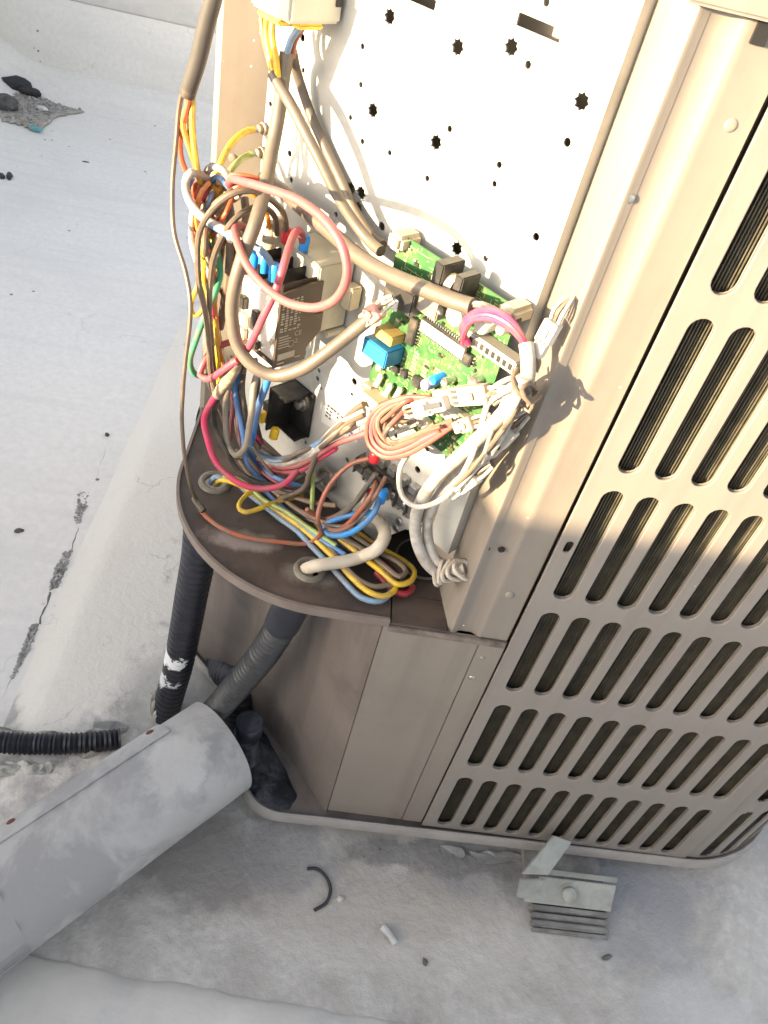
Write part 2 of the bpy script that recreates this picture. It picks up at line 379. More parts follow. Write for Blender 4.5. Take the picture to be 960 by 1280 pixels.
# =================================================================== THE CONDENSING UNIT
m_beige = mat('beige enamel', (.205, .176, .145), .42, var=.05, scale=10, dirt=(.17, .14, .118), dscale=7, dlo=.5, dhi=.8, bump=.06, bscale=60, extra=specks((.8, .78, .75), 45, .055, streaks((.14, .112, .092), .45)))
m_beige2 = mat('louver enamel', (.215, .19, .164), .40, var=.04, scale=8, dirt=(.185, .16, .143), dscale=5, dlo=.5, dhi=.8, bump=.05, bscale=60, extra=specks((.85, .83, .8), 55, .06, streaks((.16, .138, .122), .4, (60, 60, 3))))
m_plate = mat('galvanised plate', (.43, .415, .37), .42, metal=0, var=.05, scale=14, dirt=(.27, .25, .21), dscale=10, dlo=.5, dhi=.75, bump=.05, bscale=90)
m_shelf = mat('grimy shelf enamel', (.062, .045, .036), .5, var=.3, scale=16, dirt=(.04, .029, .024), dscale=14, dlo=.45, dhi=.6, bump=.2, bscale=80,
              extra=stains([((-.06, .09, .535), (.06, .02, .02), (.3, .26, .23), .6, .5), ((.02, .05, .535), (.04, .02, .02), (.26, .22, .19), .5, .6)], .3, 30))
m_rim = mat('shelf rim enamel', (.16, .128, .108), .45, var=.12, scale=25, dirt=(.13, .1, .085), dscale=20)
m_recess = mat('dark recess enamel', (.15, .125, .108), .5, var=.08, scale=9, dirt=(.085, .068, .058), dscale=6, dlo=.48, dhi=.72, bump=.1, bscale=70, extra=specks((.05, .045, .04), 28, .08, streaks((.07, .056, .048), .6)))  # darker tone than the beige enamel, with dark specks and streaks
m_dark = mat('dark interior', (.006, .006, .0055), .8, var=.3, scale=30)  # near-black, paints in the shade inside holes and casing
m_coil = mat('coil fins', (.085, .074, .052), .6, metal=.0, var=.35, scale=60)
m_steel = mat('screw steel', (.45, .44, .42), .35, metal=.9, var=.2, scale=200)
m_tar = mat('tar', (.012, .014, .02), .35, var=.4, scale=30, dirt=(.12, .12, .13), dscale=18, dlo=.46, dhi=.66, bump=.5, bscale=60)
XL, XR, YB, RC = -.165, .92, 1.05, .2
unit = thing('air_conditioner_unit', (.4, .5, 0), 'beige outdoor air conditioner unit with slotted front and its corner cover removed', 'air conditioner')
def arc(cx, cy, r, a0, a1, n): return [(cx+r*math.cos(R(a0+(a1-a0)*i/n)), cy+r*math.sin(R(a0+(a1-a0)*i/n))) for i in range(n+1)]
# base pan: floor plus a rolled rim
rim = [(-.165, .45), (-.15, .26)]+[(-.026, .135)]+arc(.045, .052, .07, 180, 270, 10)+[(.12, -.017), (.716, -.011)]+arc(.72, .2, .211, 270, 360, 14)+[(.931, YB), (-.165, YB)]
b = B(); n_ = len(rim); cx_, cy_ = .38, .5
def inset(p, d):
    v = Vector((p[0]-cx_, p[1]-cy_)); l = v.length; v *= (l-d)/l; return (cx_+v.x, cy_+v.y)
rows = []
for d, z in ((.004, .034), (0, .037), (0, .052), (.002, .056), (.006, .057), (.010, .054), (.012, .048)):
    rows.append([Vector((*inset(p, d), z)) for p in rim])
b.strip(rows, True); b.obj('base_rim', mat('weathered rim enamel', (.29, .265, .24), .55, var=.1, scale=20, dirt=(.25, .22, .2), dscale=14), unit, smooth=True)
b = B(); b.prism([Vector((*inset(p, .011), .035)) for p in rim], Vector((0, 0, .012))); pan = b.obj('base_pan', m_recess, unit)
tarp = [(-.02, .145)]+[(.003+.01*math.sin(i*1.7), .02+.0*i) for i in range(0)]+[(-.012, .06), (0, .012), (.03, -.001), (.06, .001), (.070, .02), (.056, .045), (.044, .07), (.028, .09), (.010, .118)]
b = B(); tp = catmull([Vector((x, y, 0)) for x, y in tarp+tarp[:1]], .004)
c_ = Vector((.02, .06, 0)); b.strip([[Vector((c_.x+(p.x-c_.x)*s_*(1+.08*mnoise.noise(p*60)), c_.y+(p.y-c_.y)*s_*(1+.08*mnoise.noise(p*60)), z)) for p in tp[:-1]] for s_, z in ((1, .0472), (.95, .049), (.6, .052), (.1, .053))], True)
b.obj('tar_smear', m_tar, pan, smooth=True)
for (a0, b0) in (((.16, .30), 0),):
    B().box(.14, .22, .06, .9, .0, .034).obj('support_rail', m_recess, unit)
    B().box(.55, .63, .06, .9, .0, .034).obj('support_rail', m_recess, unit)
# louver panel with slots
SX0, SP, SW = .304, .0374, .0226
ROWS = [(.056, .213), (.245, .403), (.434, .592), (.616, .781), (.804, .974), (.996, 1.166)]
def slot(cx, z0, z1, w_, n=8):
    r = w_/2
    return [(cx+r*math.cos(R(a)), z1-r+r*math.sin(R(a))) for a in [180-180*i/n for i in range(n+1)]]+[(cx+r*math.cos(R(a)), z0+r+r*math.sin(R(a))) for a in [-180*i/n for i in range(n+1)]]
holes = [slot(SX0+SP*k, z0+.004*(0 if j else 1.5), z1, SW) for j, (z0, z1) in enumerate(ROWS) for k in range(11)]
holes.append(slot(.2845, .688, .705, .0085))
lou = sheet('louver_panel', [(.2720, .0535), (.7165, .0535), (.7165, 1.179), (.2720, 1.179)], holes, .0035, (0, -.0018, 0), (1, 0, 0), (0, 0, 1), m_beige2, unit, bev=.0012, smooth=True)
# pressed lips that turn in round each slot
b = B()
for h in holes[:-1]:
    b.strip([[Vector((x, y, z)) for x, z in h] for y in (-.0005, .002)], True)
b.obj('slot_lips', m_beige2, lou, smooth=True)
# rounded corner panel, right, same slots
b = B(); nz_ = None
ang = lambda s_: s_/.2
bars = []; smax = .2*math.pi/2
SC = [.0315+SP*k for k in range(8)]
def arcpt(s_, z, d=0):
    a = ang(max(0, s_-.004)) ; rr_ = .2-d
    if s_ < .004: return Vector((.716+s_, 0+d, z))
    return Vector((.72+rr_*math.sin(a), .2-rr_*math.cos(a), z))
ss = sorted(set([0, smax+.004]+[c+o for c in SC for o in (-SW/2, -SW*.43, -SW*.25, 0, SW*.25, SW*.43, SW/2) if c < smax-.01]+fl(20, 0, smax+.004)))
ss = [s_ for i, s_ in enumerate(ss) if i == 0 or s_-ss[i-1] > .0008]
zz = [.0535]
for z0, z1 in ROWS:
    for o in (0, .0015, .004, .0075, .0105): zz.append(z0+o)
    for o in (.0105, .0075, .004, .0015, 0): zz.append(z1-o)
zz.append(1.179)
def inslot(s_, z):
    for c in SC:
        if abs(s_-c) < SW/2 and c < smax-.01:
            for z0, z1 in ROWS:
                if z0 < z < z1:
                    r = SW/2; zc = min(max(z, z0+r), z1-r)
                    return (s_-c)**2+(z-zc)**2 < r*r
    return False
vg = {}
def gv(i, j, d):
    if (i, j, d) not in vg: vg[(i, j, d)] = b.bm.verts.new(arcpt(ss[i]+.0012, zz[j], .0025*d))
    return vg[(i, j, d)]
keep = {(i, j) for i in range(len(ss)-1) for j in range(len(zz)-1) if not inslot((ss[i]+ss[i+1])/2, (zz[j]+zz[j+1])/2)}
for (i, j) in keep:
    for d in (0, 1): b.bm.faces.new([gv(i, j, d), gv(i+1, j, d), gv(i+1, j+1, d), gv(i, j+1, d)])
    for (di, dj, e) in ((-1, 0, ((0, 0), (0, 1))), (1, 0, ((1, 0), (1, 1))), (0, -1, ((0, 0), (1, 0))), (0, 1, ((0, 1), (1, 1)))):
        if (i+di, j+dj) not in keep:
            (a0, a1), (b0, b1) = e
            b.bm.faces.new([gv(i+a0, j+a1, 0), gv(i+b0, j+b1, 0), gv(i+b0, j+b1, 1), gv(i+a0, j+a1, 1)])
b.obj('corner_louver_panel', m_beige2, unit, smooth=True)
# coil: near-black core painting in the unlit interior, and vertical fins
core = [(.262, .030), (.70, .030)]+arc(.72, .2, .170, 270, 360, 8)+[(.875, .95), (-.10, .95), (-.10, .42), (.215, .10), (.262, .09)]
B().prism([Vector((x, y, .05)) for x, y in core], Vector((0, 0, 1.12))).obj('shade_core', m_dark, unit)
b = B(); x = .264
while x < .712:
    b.box(x, x+.0008, .0095+random.uniform(-.0006, .0006), .031, .052, 1.172); x += .0031
a = 0.0
while a < 88:
    s_, c_ = math.sin(R(a)), math.cos(R(a)); q = .0006
    o_ = [(.72+.168*s_, .2-.168*c_), (.72+.186*s_, .2-.186*c_)]
    b.box8([Vector((o_[0][0]-c_*q, o_[0][1]-s_*q, .052)), Vector((o_[1][0]-c_*q, o_[1][1]-s_*q, .052)), Vector((o_[1][0]+c_*q, o_[1][1]+s_*q, .052)), Vector((o_[0][0]+c_*q, o_[0][1]+s_*q, .052)),
            Vector((o_[0][0]-c_*q, o_[0][1]-s_*q, 1.172)), Vector((o_[1][0]-c_*q, o_[1][1]-s_*q, 1.172)), Vector((o_[1][0]+c_*q, o_[1][1]+s_*q, 1.172)), Vector((o_[0][0]+c_*q, o_[0][1]+s_*q, 1.172))]); a += 1.1
o = b.obj('coil_fins', m_coil, unit); o['kind'] = 'stuff'
# side and back skins
b = B(); b.box(.9165, .9195, .205, YB, .058, 1.178); b.box(XL, .9165, YB-.003, YB, .058, 1.178); b.box(XL, XL+.003, .47, YB-.003, .058, 1.178); b.obj('rear_panels', m_beige, unit)
# corner posts: a pressed profile, front one and its twin on the left side
PROF = [(.1995, .066), (.1885, .062), (.1985, .004), (.2005, .0005), (.2035, .0008), (.210, .0055), (.2255, .0055), (.232, .0008), (.2355, -.0004), (.2395, .0004), (.2685, .0004), (.2697, .002), (.2697, .03)]
b = B(); b.strip([[Vector((x-(.004 if z < .56 and i < 3 else 0), y, z)) for i, (x, y) in enumerate(PROF)] for z in (.527, .56, .7, .9, 1.1, 1.179)])
fp = b.obj('corner_post', m_beige, unit, smooth=True)
def mir(x, y): return (y+XL-.004, x-XL)
PROF2 = [(.168, .066), (.168, .058), (.1865, .0605), (.1945, .008), (.1975, .001), (.2035, .0008), (.210, .0055), (.2255, .0055), (.232, .0008), (.2355, -.0004), (.32, .0004)]
lp = [(-.094, .356), (-.105, .3505), (-.108, .3475), (-.160, .3370), (-.1665, .3400), (-.168, .351), (-.168, .372), (-.163, .378), (-.163, .395), (-.168, .402), (-.168, .47)]
b = B(); b.strip([[Vector((x, y, z)) for x, y in lp] for z in (.527, .7, .9, 1.1, 1.179)])
lpo = b.obj('corner_post', m_beige, unit)
def screw(p, d, r, parent, m=m_steel, name='screw', slotd=True):
    d = Vector(d).normalized()
    b = B(); b._lathe(Vector(p)-d*.001, d, [(0, r*1.05), (.0016, r), (.0026, r*.8), (.003, r*.4), (.0028, .0001)], 14)
    return b.obj(name, m, parent, smooth=True)
FD = (0, -1, 0)
screw(F(788, 250)+Vector((0, .0035, 0)), FD, .0042, fp); screw(F(914, 157)+Vector((0, .0012, 0)), FD, .0052, fp, m_beige)
for px in ((609, 688), (627, 690)):
    p = F(*px); B()._lathe(p+Vector((0, .004, 0)), Vector(FD), [(0, .004), (.0015, .0036), (.0018, .0001)], 12).obj('screw_hole', m_dark, fp)
screw(F(637, 744), FD, .0052, fp, m_beige)
screw(P(274, 196, 0), FD, .004, lpo) if False else screw(on(290, 197, Vector((0, 1, 0)), .3415), FD, .0055, lpo, m_beige)
# lower part: flat skirt, post foot, recessed diagonal panel
B().box(.1195, .2379, .0, .0035, .0575, .5255).obj('skirt_panel', m_beige, unit, bevel=.0008)
ft = B().box(.2385, .2705, -.0005, .003, .0575, .5245).obj('post_foot', m_beige, unit, bevel=.0008)
screw(F(590, 847), FD, .0042, ft); screw(F(603, 822), FD, .0035, ft, m_beige)
b = B(); dg_ = [(.1185, .004), (.1185, .001), (.113, .006), (.06, .074), (.0, .140), (-.06, .198), (-.12, .25), (-.163, .30), (-.166, .45)]
dn_ = [(p.x, p.y) for p in catmull([Vector((x, y, 0)) for x, y in dg_[2:]], .012)]
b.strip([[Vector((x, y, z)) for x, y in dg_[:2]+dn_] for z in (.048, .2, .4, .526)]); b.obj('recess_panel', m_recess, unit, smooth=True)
# shelf tray of the electrical compartment
so = [(-.163, .343)]+[(-.163, .25)]+arc(.042, .203, .205, 180, 270, 24)+[(.125, -.0035), (.125, .042), (.193, .042), (.1965, .1), (.17, .13), (-.1, .36)]
def circ(c, r, n=20): return [(c[0]+r*math.cos(2*math.pi*i/n), c[1]+r*math.sin(2*math.pi*i/n)) for i in range(n)]
ga, gb, gc = G(269, 603, .535), G(388, 712, .535), pz(.363, .535, .030)
sh = sheet('compartment_shelf', so, [circ(ga, .0165), circ(gb, .0155)], .005, (0, 0, .5315), (1, 0, 0), (0, 1, 0), m_shelf, unit)
b = B(); ro = [(-.164, .343), (-.164, .25)]+arc(.042, .203, .2065, 180, 270, 24)+[(.125, -.004)]
b.strip([[Vector((x*1, y, z)) for x, y in ro] for z in (.5245, .5375)]); b.strip([[Vector((x, y, z)) for x, y in [(p[0]+(.042-p[0])*.018, p[1]+(.203-p[1])*.018) for p in ro]] for z in (.5375, .5245)])
rows = [[Vector((x, y, .5376)) for x, y in ro], [Vector((p[0]+(.042-p[0])*.018, p[1]+(.203-p[1])*.018, .5376)) for p in ro]]; b.strip(rows)
b.obj('shelf_rim', m_rim, sh, smooth=True)
b = B(); b.prism([Vector(p) for p in ((.1268, -.003, .529), (.1935, -.003, .529), (.1935, .04, .529), (.158, .058, .529), (.1268, .042, .529))], Vector((0, 0, .004))); b.obj('shelf_flap', m_shelf, sh)
B().box(.1255, .268, -.0045, -.0006, .5165, .5265).obj('ledge_strip', mat('rusty ledge', (.16, .125, .105), .7, var=.35, scale=60, dirt=(.08, .06, .05), dscale=40, bump=.5), unit, bevel=.001)
for c, r_, nm in ((ga, .0175, 'grommet'), (gb, .0165, 'grommet')):
    b = B(); rows = []
    for k in range(25):
        a = 2*math.pi*k/24; d = Vector((math.cos(a), math.sin(a), 0))
        rows.append([Vector((c.x, c.y, .5345))+d*(r_+.0045*math.cos(q))+Z*(.0045*math.sin(q)) for q in [2*math.pi*i/8 for i in range(8)]])
    b.strip(rows, True); b.obj(nm, mat('grommet rubber', (.13, .115, .085), .6, var=.25, scale=50, dirt=(.22, .19, .15), dscale=30), sh, smooth=True)
# top cap
capo = [(.186, -.012), (.716, -.010)]+arc(.72, .2, .212, 270, 360, 10)+[(.932, YB+.01), (-.175, YB+.01), (-.175, .40), (-.09, .40), (.215, .095)]
B().prism([Vector((x, y, 1.1805)) for x, y in capo], Vector((0, 0, .045))).obj('top_cap', m_beige2, unit, bevel=.003)
b = B().box(.2405, .2505, -.0025, .003, 1.166, 1.1797).obj('post_notch', m_dark, fp)

# =================================================================== MOUNTING PLATE (part of the unit)
ZT = 1.176
def star(c, r, n=8, k=.74):
    return [(c[0]+r*(1 if i % 2 == 0 else k)*math.cos(math.pi*i/n), c[1]+r*(1 if i % 2 == 0 else k)*math.sin(math.pi*i/n)) for i in range(2*n)]
HOLES = []
for x, y in ((487, 21), (572, 59), (639, 59), (727, 127), (545, 178), (466, 138), (438, 236), (451, 241), (447, 260), (571, 311)): HOLES.append(star(uz(x, y), .0073))
for x, y, r in ((378, 47, .0038), (379, 88, .0026), (339, 90, .0022), (338, 130, .003), (453, 58, .0028), (451, 106, .0027), (438, 147, .0026), (487, 191, .0027), (453, 177, .0028), (362, 192, .0036),
             (364, 225, .003), (660, 81, .0032), (709, 178, .0036), (624, 206, .003), (618, 230, .0028), (562, 161, .003), (534, 223, .0028), (670, 296, .0036), (607, 323, .003), (477, 283, .0046),
             (683, 3, .003), (474, 301, .0018), (544, 322, .0024), (420, 268, .0028), (399, 463, .003), (397, 473, .003), (443, 477, .0045), (451, 486, .0026), (440, 493, .0024), (382, 553, .0024), (434, 575, .0034),
             (419, 563, .003), (495, 545, .003), (522, 587, .0042), (534, 562, .0028), (402, 486, .002)):
    HOLES.append(circ(uz(x, y), r, 12))
def rect_px(a, b_, h):
    (u0, z0), (u1, z1) = uz(*a), uz(*b_); zc = (z0+z1)/2
    return [(u0, zc-h), (u1, zc-h), (u1, zc+h), (u0, zc+h)]
HOLES.append(rect_px((647, 23), (701, 46), .0046))
HOLES.append(rect_px((512, -3), (545, 4), .004))
plate = sheet('mounting_plate', [(.0, .532), (.305, .532), (.318, .562), (.338, .59), (.364, .606), (PW-.004, .606), (PW-.004, ZT), (0, ZT)], HOLES, .002, PL-N*.001, U, Z, m_plate, unit)
B().pbox(PW-.0039, PW-.0016, .606, ZT, -.034, -.0002).obj('plate_flange', m_plate, plate)
b = B(); b.pbox(.012, .4, .55, ZT, -.045, -.04); b.obj('backing_sheet', mat('backing enamel', (.34, .29, .22), .6, var=.1), plate)
oc = G(528, 699, .5345)
b = B(); b._lathe(Vector((oc.x, oc.y, .5342)), Z, [(0, .034), (.0012, .034), (.0016, .0335), (.0016, .001)], 30); b.obj('opening_shade', m_dark, sh)  # black disc on the shelf, painting in the dark of an opening
b = B(); b.strip([[Vector((oc.x, oc.y, .5346))+Vector((math.cos(a), math.sin(a), 0))*r_+Z*h_ for r_, h_ in ((.0335, 0), (.0335, .003), (.0355, .003), (.0355, 0))] for a in [2*math.pi*i/30 for i in range(31)]]); b.obj('opening_rim', m_rim, sh, smooth=True)
m_paper = mat('sticker paper', (.6, .59, .56), .6, var=.05, scale=40)
m_ink = mat('dark print', (.06, .06, .065), .6)
def pquad(name, px, w, m, parent, t=.0006):
    pts = [P(x, y, w) for x, y in px]; return B().prism(pts, N*t).obj(name, m, parent)
st = pquad('sticker', [(404, 506), (450, 530), (447, 554), (402, 527)], .0003, m_paper, plate)
b = B()
(u0, z0), (u1, z1) = uz(406, 512), uz(444, 535)
for k in range(4):
    for j in range(8):
        if random.random() < .8:
            uu = .172+j*.0065+random.uniform(0, .001); zc = .667-k*.0052; b.pbox(uu, uu+random.uniform(.003, .0055), zc, zc+.0026, .001, .0012)
b.obj('print', m_ink, st)

# =================================================================== COMPONENTS ON THE PLATE
m_cream = mat('cream plastic', (.42, .36, .25), .45, var=.08, scale=50, dirt=(.5, .42, .3), dscale=30, dlo=.5, dhi=.8)
m_wht = mat('white plastic', (.58, .54, .46), .4, var=.05, scale=50, dirt=(.62, .57, .48), dscale=35, dlo=.52, dhi=.8)
m_blk = mat('black plastic', (.022, .021, .02), .4, var=.3, scale=60, dirt=(.09, .075, .06), dscale=30, dlo=.5, dhi=.75)
m_brn = mat('brown label', (.055, .036, .026), .42, var=.1, scale=50, dirt=(.085, .06, .045), dscale=30, dlo=.5, dhi=.8)
m_gbe = mat('grey beige plastic', (.43, .40, .31), .45, var=.08, scale=40, dirt=(.32, .28, .2), dscale=26, dlo=.5, dhi=.8)
m_lug = mat('blue lug', (.02, .25, .68), .35, var=.1)
m_redl = mat('red lug', (.55, .02, .03), .35, var=.1)
m_cu = mat('brass', (.6, .45, .24), .3, metal=1, var=.2, scale=150)
m_print = mat('pale print', (.36, .32, .26), .6)
def lugm(p, d, r, h, m, parent, name='lug'):
    return B()._lathe(p, Vector(d), [(0, r*.8), (.001, r), (h*.85, r), (h, r*.8)], 12).obj(name, m, parent, smooth=True)

con = thing('contactor', pz(.145, .755, .03), 'brown and cream contactor with blue lugs behind the pink wire loop', 'contactor')
B().pbox(.109, .178, .785, .866, .002, .052).obj('rear_housing', m_gbe, con, bevel=.0015)
B().pbox(.106, .181, .776, .784, .001, .03).obj('mounting_foot', m_gbe, con, bevel=.0012)
B().pbox(.181, .196, .815, .842, .002, .018).obj('side_clip', m_cream, con, bevel=.0015)
fc = B().pbox(.112, .1765, .757, .834, .053, .1).obj('front_cover', m_wht, con, bevel=.0015)
B().pbox(.112, .1765, .757, .764, .0528, .1012).obj('lower_band', m_brn, fc, bevel=.0008)
# side label with a notch on its rear edge
lab = [(.1015, .757), (.1015, .846), (.062, .851), (.046, .850), (.046, .828), (.052, .824), (.052, .812), (.040, .812), (.040, .79), (.058, .772), (.058, .757)]
b = B(); b.prism([pz(.177, z, w_) for w_, z in lab], U*.0032); sl = b.obj('side_label', m_brn, con)
b = B(); ux = .1803
def sl_box(w0, w1, z0, z1, bb): bb.pbox(.18015, .1804, z0, z1, w0, w1)
for k in range(13):
    zc = .837-k*.0030; w1_ = .0985
    for j in range(5):
        wl = random.uniform(.002, .0045)
        if random.random() < .88: sl_box(w1_-wl-j*.0058, w1_-j*.0058, zc, zc+.0016, b)
for k in range(5): sl_box(.0985-.016-random.uniform(-.004, .004), .0985, .794-k*.0033, .7953-k*.0033, b)
sl_box(.074, .0975, .7655, .7735, b)
sl_box(.088, .0975, .7605, .7622, b); sl_box(.066, .073, .7632, .7645, b)
b.obj('print', m_print, sl)
def text(body, size, org, ex, ey, m, parent, name='lettering'):
    cu = bpy.data.curves.new('t', 'FONT'); cu.body = body; cu.size = size; cu.extrude = .0001
    ob = bpy.data.objects.new('tmp', cu); COL.objects.link(ob); dg = bpy.context.evaluated_depsgraph_get(); dg.update()
    me = bpy.data.meshes.new_from_object(ob.evaluated_get(dg)); bpy.data.objects.remove(ob); bpy.data.curves.remove(cu)
    ex, ey = Vector(ex), Vector(ey); M = Matrix((ex, ey, ex.cross(ey))).transposed().to_4x4(); M.translation = Vector(org)-WL[parent.name]
    me.transform(M); me.materials.clear(); return link(name, me, m, parent, WL[parent.name], False)
text('CE', .0085, pz(.1804, .792, .078), -N, Z, m_print, sl)
text('2', .0075, pz(.1804, .783, .076), -N, Z, m_print, sl)
b = B()
for k in range(12):
    a = k*math.pi/6; b.pbox(.1802, .18035, .7835+.004*math.sin(a)-.0006, .7835+.004*math.sin(a)+.0006, .081+.004*math.cos(a)-.0006, .081+.004*math.cos(a)+.0006)
b.obj('print', m_print, sl)
for k, u in enumerate((.1125, .1335, .1555, .1745)):
    B().pbox(u-.0013, u+.0013, .834, .857-.003*(k == 3), .050, .098).obj('partition', m_blk if k < 3 else m_brn, con, bevel=.001)
B().pbox(.1138, .1732, .828, .846, .0505, .054).obj('terminal_back', m_blk, con)
for u, ww in ((.123, .078), (.1445, .078), (.165, .078)):
    B().pbox(u-.008, u+.008, .8345, .8405, ww-.014, ww+.018).obj('terminal', m_steel, con, bevel=.0008)
for px, w_ in (((316, 324), .09), ((329, 331), .09), ((342, 342), .092)):
    p = P(px[0], px[1]+9, w_); lugm(p, (.0, .0, 1), .0062, .019, m_lug, con)
p = P(378, 316, .045); lugm(p, Z-N*.1, .0055, .019, m_lug, con); lugm(P(357, 304, .05), Z, .0055, .017, m_redl, con)
for px, w_ in (((336, 305), .052), ((346, 300), .045)):
    B()._lathe(P(px[0], px[1]+5, w_), Z, [(0, .0075), (.002, .0085), (.014, .0085), (.02, .006), (.03, .005)], 14).obj('terminal_cap', m_cream, con, smooth=True)
for px in ((357, 312), (374, 322), (384, 318)):
    p = P(*px, .045); screw(p, Z, .0055, con, m_steel, 'terminal_screw')
for u0, u1, z0, z1, mm in ((.116, .126, .80, .815, m_blk), (.118, .134, .781, .795, m_gbe), (.139, .15, .785, .81, m_blk), (.122, .13, .765, .778, m_gbe), (.144, .154, .766, .776, m_blk)):
    B().pbox(u0, u1, z0, z1, .1003, .107).obj('auxiliary_terminal', mm, con, bevel=.0012)
for z in (.822, .781): B().pbox(.1685, .1755, z, z+.008, .1002, .102).obj('latch', m_gbe, con, bevel=.0008)

# ---- circuit board
def green(k, c): return c
m_pcb = mat('green circuit board', (.018, .10, .022), .5, var=.15, scale=90, dirt=(.085, .115, .04), dscale=45, dlo=.45, dhi=.7)
m_silk = mat('board print', (.34, .35, .15), .5)
m_tin = mat('solder tin', (.65, .64, .6), .3, metal=.9)
m_chip = mat('chip black', (.03, .028, .026), .35, dirt=(.1, .085, .065), dscale=50)
pcb = thing('circuit_board', pz(.32, .74, .02), 'green circuit board with chips and a blue relay on cream standoffs', 'circuit board')
bd = B().pbox(.247, .402, .742, .93, .018, .0198).obj('board', m_pcb, pcb)
b = B()
def on_b(x, y, w=.0198): return uz(x, y, w)
rnd = random.Random(4)
for _ in range(900):                      # legend marks and pads
    u = rnd.uniform(.252, .398); z = rnd.uniform(.746, .926)
    a, c = (rnd.uniform(.0015, .005), rnd.uniform(.0005, .0009)) if rnd.random() < .55 else (rnd.uniform(.0005, .0009), rnd.uniform(.0015, .005))
    b.pbox(u, min(u+a, .401), z, z+c, .01985, .0200)
for q in range(6):                       # columns of yellow part marks
    u0 = .300+q*.0155
    for k in range(7):
        z0 = .800+k*.0042-q*.0006
        b.pbox(u0, u0+.0065+rnd.uniform(-.002, .002), z0, z0+.0024, .01985, .0201)
# outline near the upper edge
for u0, u1, z0, z1 in ((.262, .29, .9235, .9242), (.262, .29, .902, .9027), (.262, .2627, .902, .924), (.345, .38, .917, .9177), (.352, .3527, .89, .917), (.31, .335, .922, .9227)): b.pbox(u0, u1, z0, z1, .01985, .0201)
o = b.obj('board_print', m_silk, bd); o['kind'] = 'stuff'
for (u, z) in ((.252, .924), (.397, .924), (.397, .75), (.254, .75)):
    st_ = B().pbox(u-.010, u+.010, z-.008, z+.009, .0006, .033).obj('standoff', m_cream, pcb, bevel=.004)
def comp(name, px, w0, w1, du, dz, m, bevel=.001, rot=0):
    u, z = uz(*px, w1)
    return B().pbox(u-du/2, u+du/2, z-dz/2, z+dz/2, w0, w1).obj(name, m, pcb, bevel=bevel)
BW = .0199
r1 = comp('relay', (467, 441), BW, .046, .036, .020, mat('blue relay', (.02, .17, .36), .35, var=.08), .0012)
comp('relay', (478, 421), BW, .040, .026, .011, mat('ochre relay', (.42, .28, .09), .4, var=.1), .001)
rb = comp('black_relay', (497, 372), BW, .046, .040, .024, m_chip, .0012)
u, z = uz(491, 379, .046); B().pbox(u-.007, u+.007, z-.006, z+.006, .0462, .0464).obj('white_label', m_paper, rb)
comp('black_relay', (530, 380), BW, .04, .036, .020, mat('grey brown relay', (.16, .14, .12), .5, dirt=(.3, .26, .2), dscale=40), .0012)
comp('transformer', (545, 348), BW, .05, .012, .030, m_blk, .0012); comp('transformer', (570, 362), BW, .046, .010, .026, m_blk, .0012)
u, z = uz(556, 353, .04); B()._lathe(pz(u-.012, z, .036), U, [(0, .010), (.024, .010)], 18).obj('transformer_coil', m_cream, pcb, smooth=True)
comp('transformer_core', (560, 357), BW, .034, .034, .02, m_blk, .001)
for px, r, h, mm in (((566, 396), .0095, .024, m_wht), ((600, 408), .008, .022, m_wht), ((612, 400), .0065, .016, m_tin), ((550, 388), .005, .02, m_blk), ((530, 482), .006, .016, mat('violet capacitor', (.3, .28, .5), .4)), ((540, 476), .005, .017, m_lug), ((590, 478), .006, .012, m_tin), ((555, 478), .0045, .014, m_tin), ((625, 412), .0055, .014, m_tin), ((637, 402), .005, .011, m_blk)):
    u, z = uz(*px, .0199+h)
    B()._lathe(pz(u, z, BW), N, [(0, r), (h-.0012, r), (h, r*.88), (h-.0006, r*.6), (h-.0007, .0002)], 18).obj('capacitor', mm, pcb, smooth=True)
def dip(px, du, dz, name, mm, top=None, pins=7, vert=True):
    u, z = uz(*px, .026); c = B().pbox(u-du/2, u+du/2, z-dz/2, z+dz/2, .0215, .027).obj(name, mm, pcb, bevel=.0008)
    b = B()
    for k in range(pins):
        f = (k+.5)/pins-.5
        for s_ in (-1, 1):
            if vert: b.pbox(u+s_*du/2-.0022, u+s_*du/2+.0022, z+f*dz-.0007, z+f*dz+.0007, BW, .0235)
            else: b.pbox(u+f*du-.0007, u+f*du+.0007, z+s_*dz/2-.0022, z+s_*dz/2+.0022, BW, .0235)
    b.obj('pins', m_tin, c)
    if top: B().pbox(u-du/2+.002, u+du/2-.002, z-dz/2+.0022, z+dz/2-.0022, .0271, .0273).obj('white_label', top, c)
    return c
dip((514, 415), .011, .030, 'chip', m_chip, None, 8)
dip((553, 424), .062, .016, 'chip', m_chip, m_paper, 20, False)
dip((583, 450), .010, .012, 'chip', m_chip, None, 3)
dip((520, 478), .012, .012, 'chip', m_chip, None, 3); dip((504, 468), .008, .009, 'chip', m_chip, None, 3); dip((494, 462), .008, .008, 'chip', m_chip, None, 3)
for px in ((473, 476), (485, 488), (497, 493), (476, 455), (510, 500)):
    u, z = uz(*px, .026)
    B()._lathe(pz(u-.002, z-.009, .026), Z+U*.25, [(0, .0012), (.002, .0035), (.006, .0032), (.013, .0032), (.017, .0035), (.019, .0012)], 12).obj('resistor', m_wht, pcb, smooth=True)
cn = comp('connector', (612, 441), BW, .036, .060, .013, mat('grey connector', (.30, .27, .235), .5, dirt=(.3, .26, .2), dscale=30), .0012)
b = B(); u, z = uz(612, 441, .036)
for k in range(8): b.pbox(u-.026+k*.007, u-.022+k*.007, z-.003, z+.003, .0361, .0364)
b.obj('contact_slots', m_chip, cn)
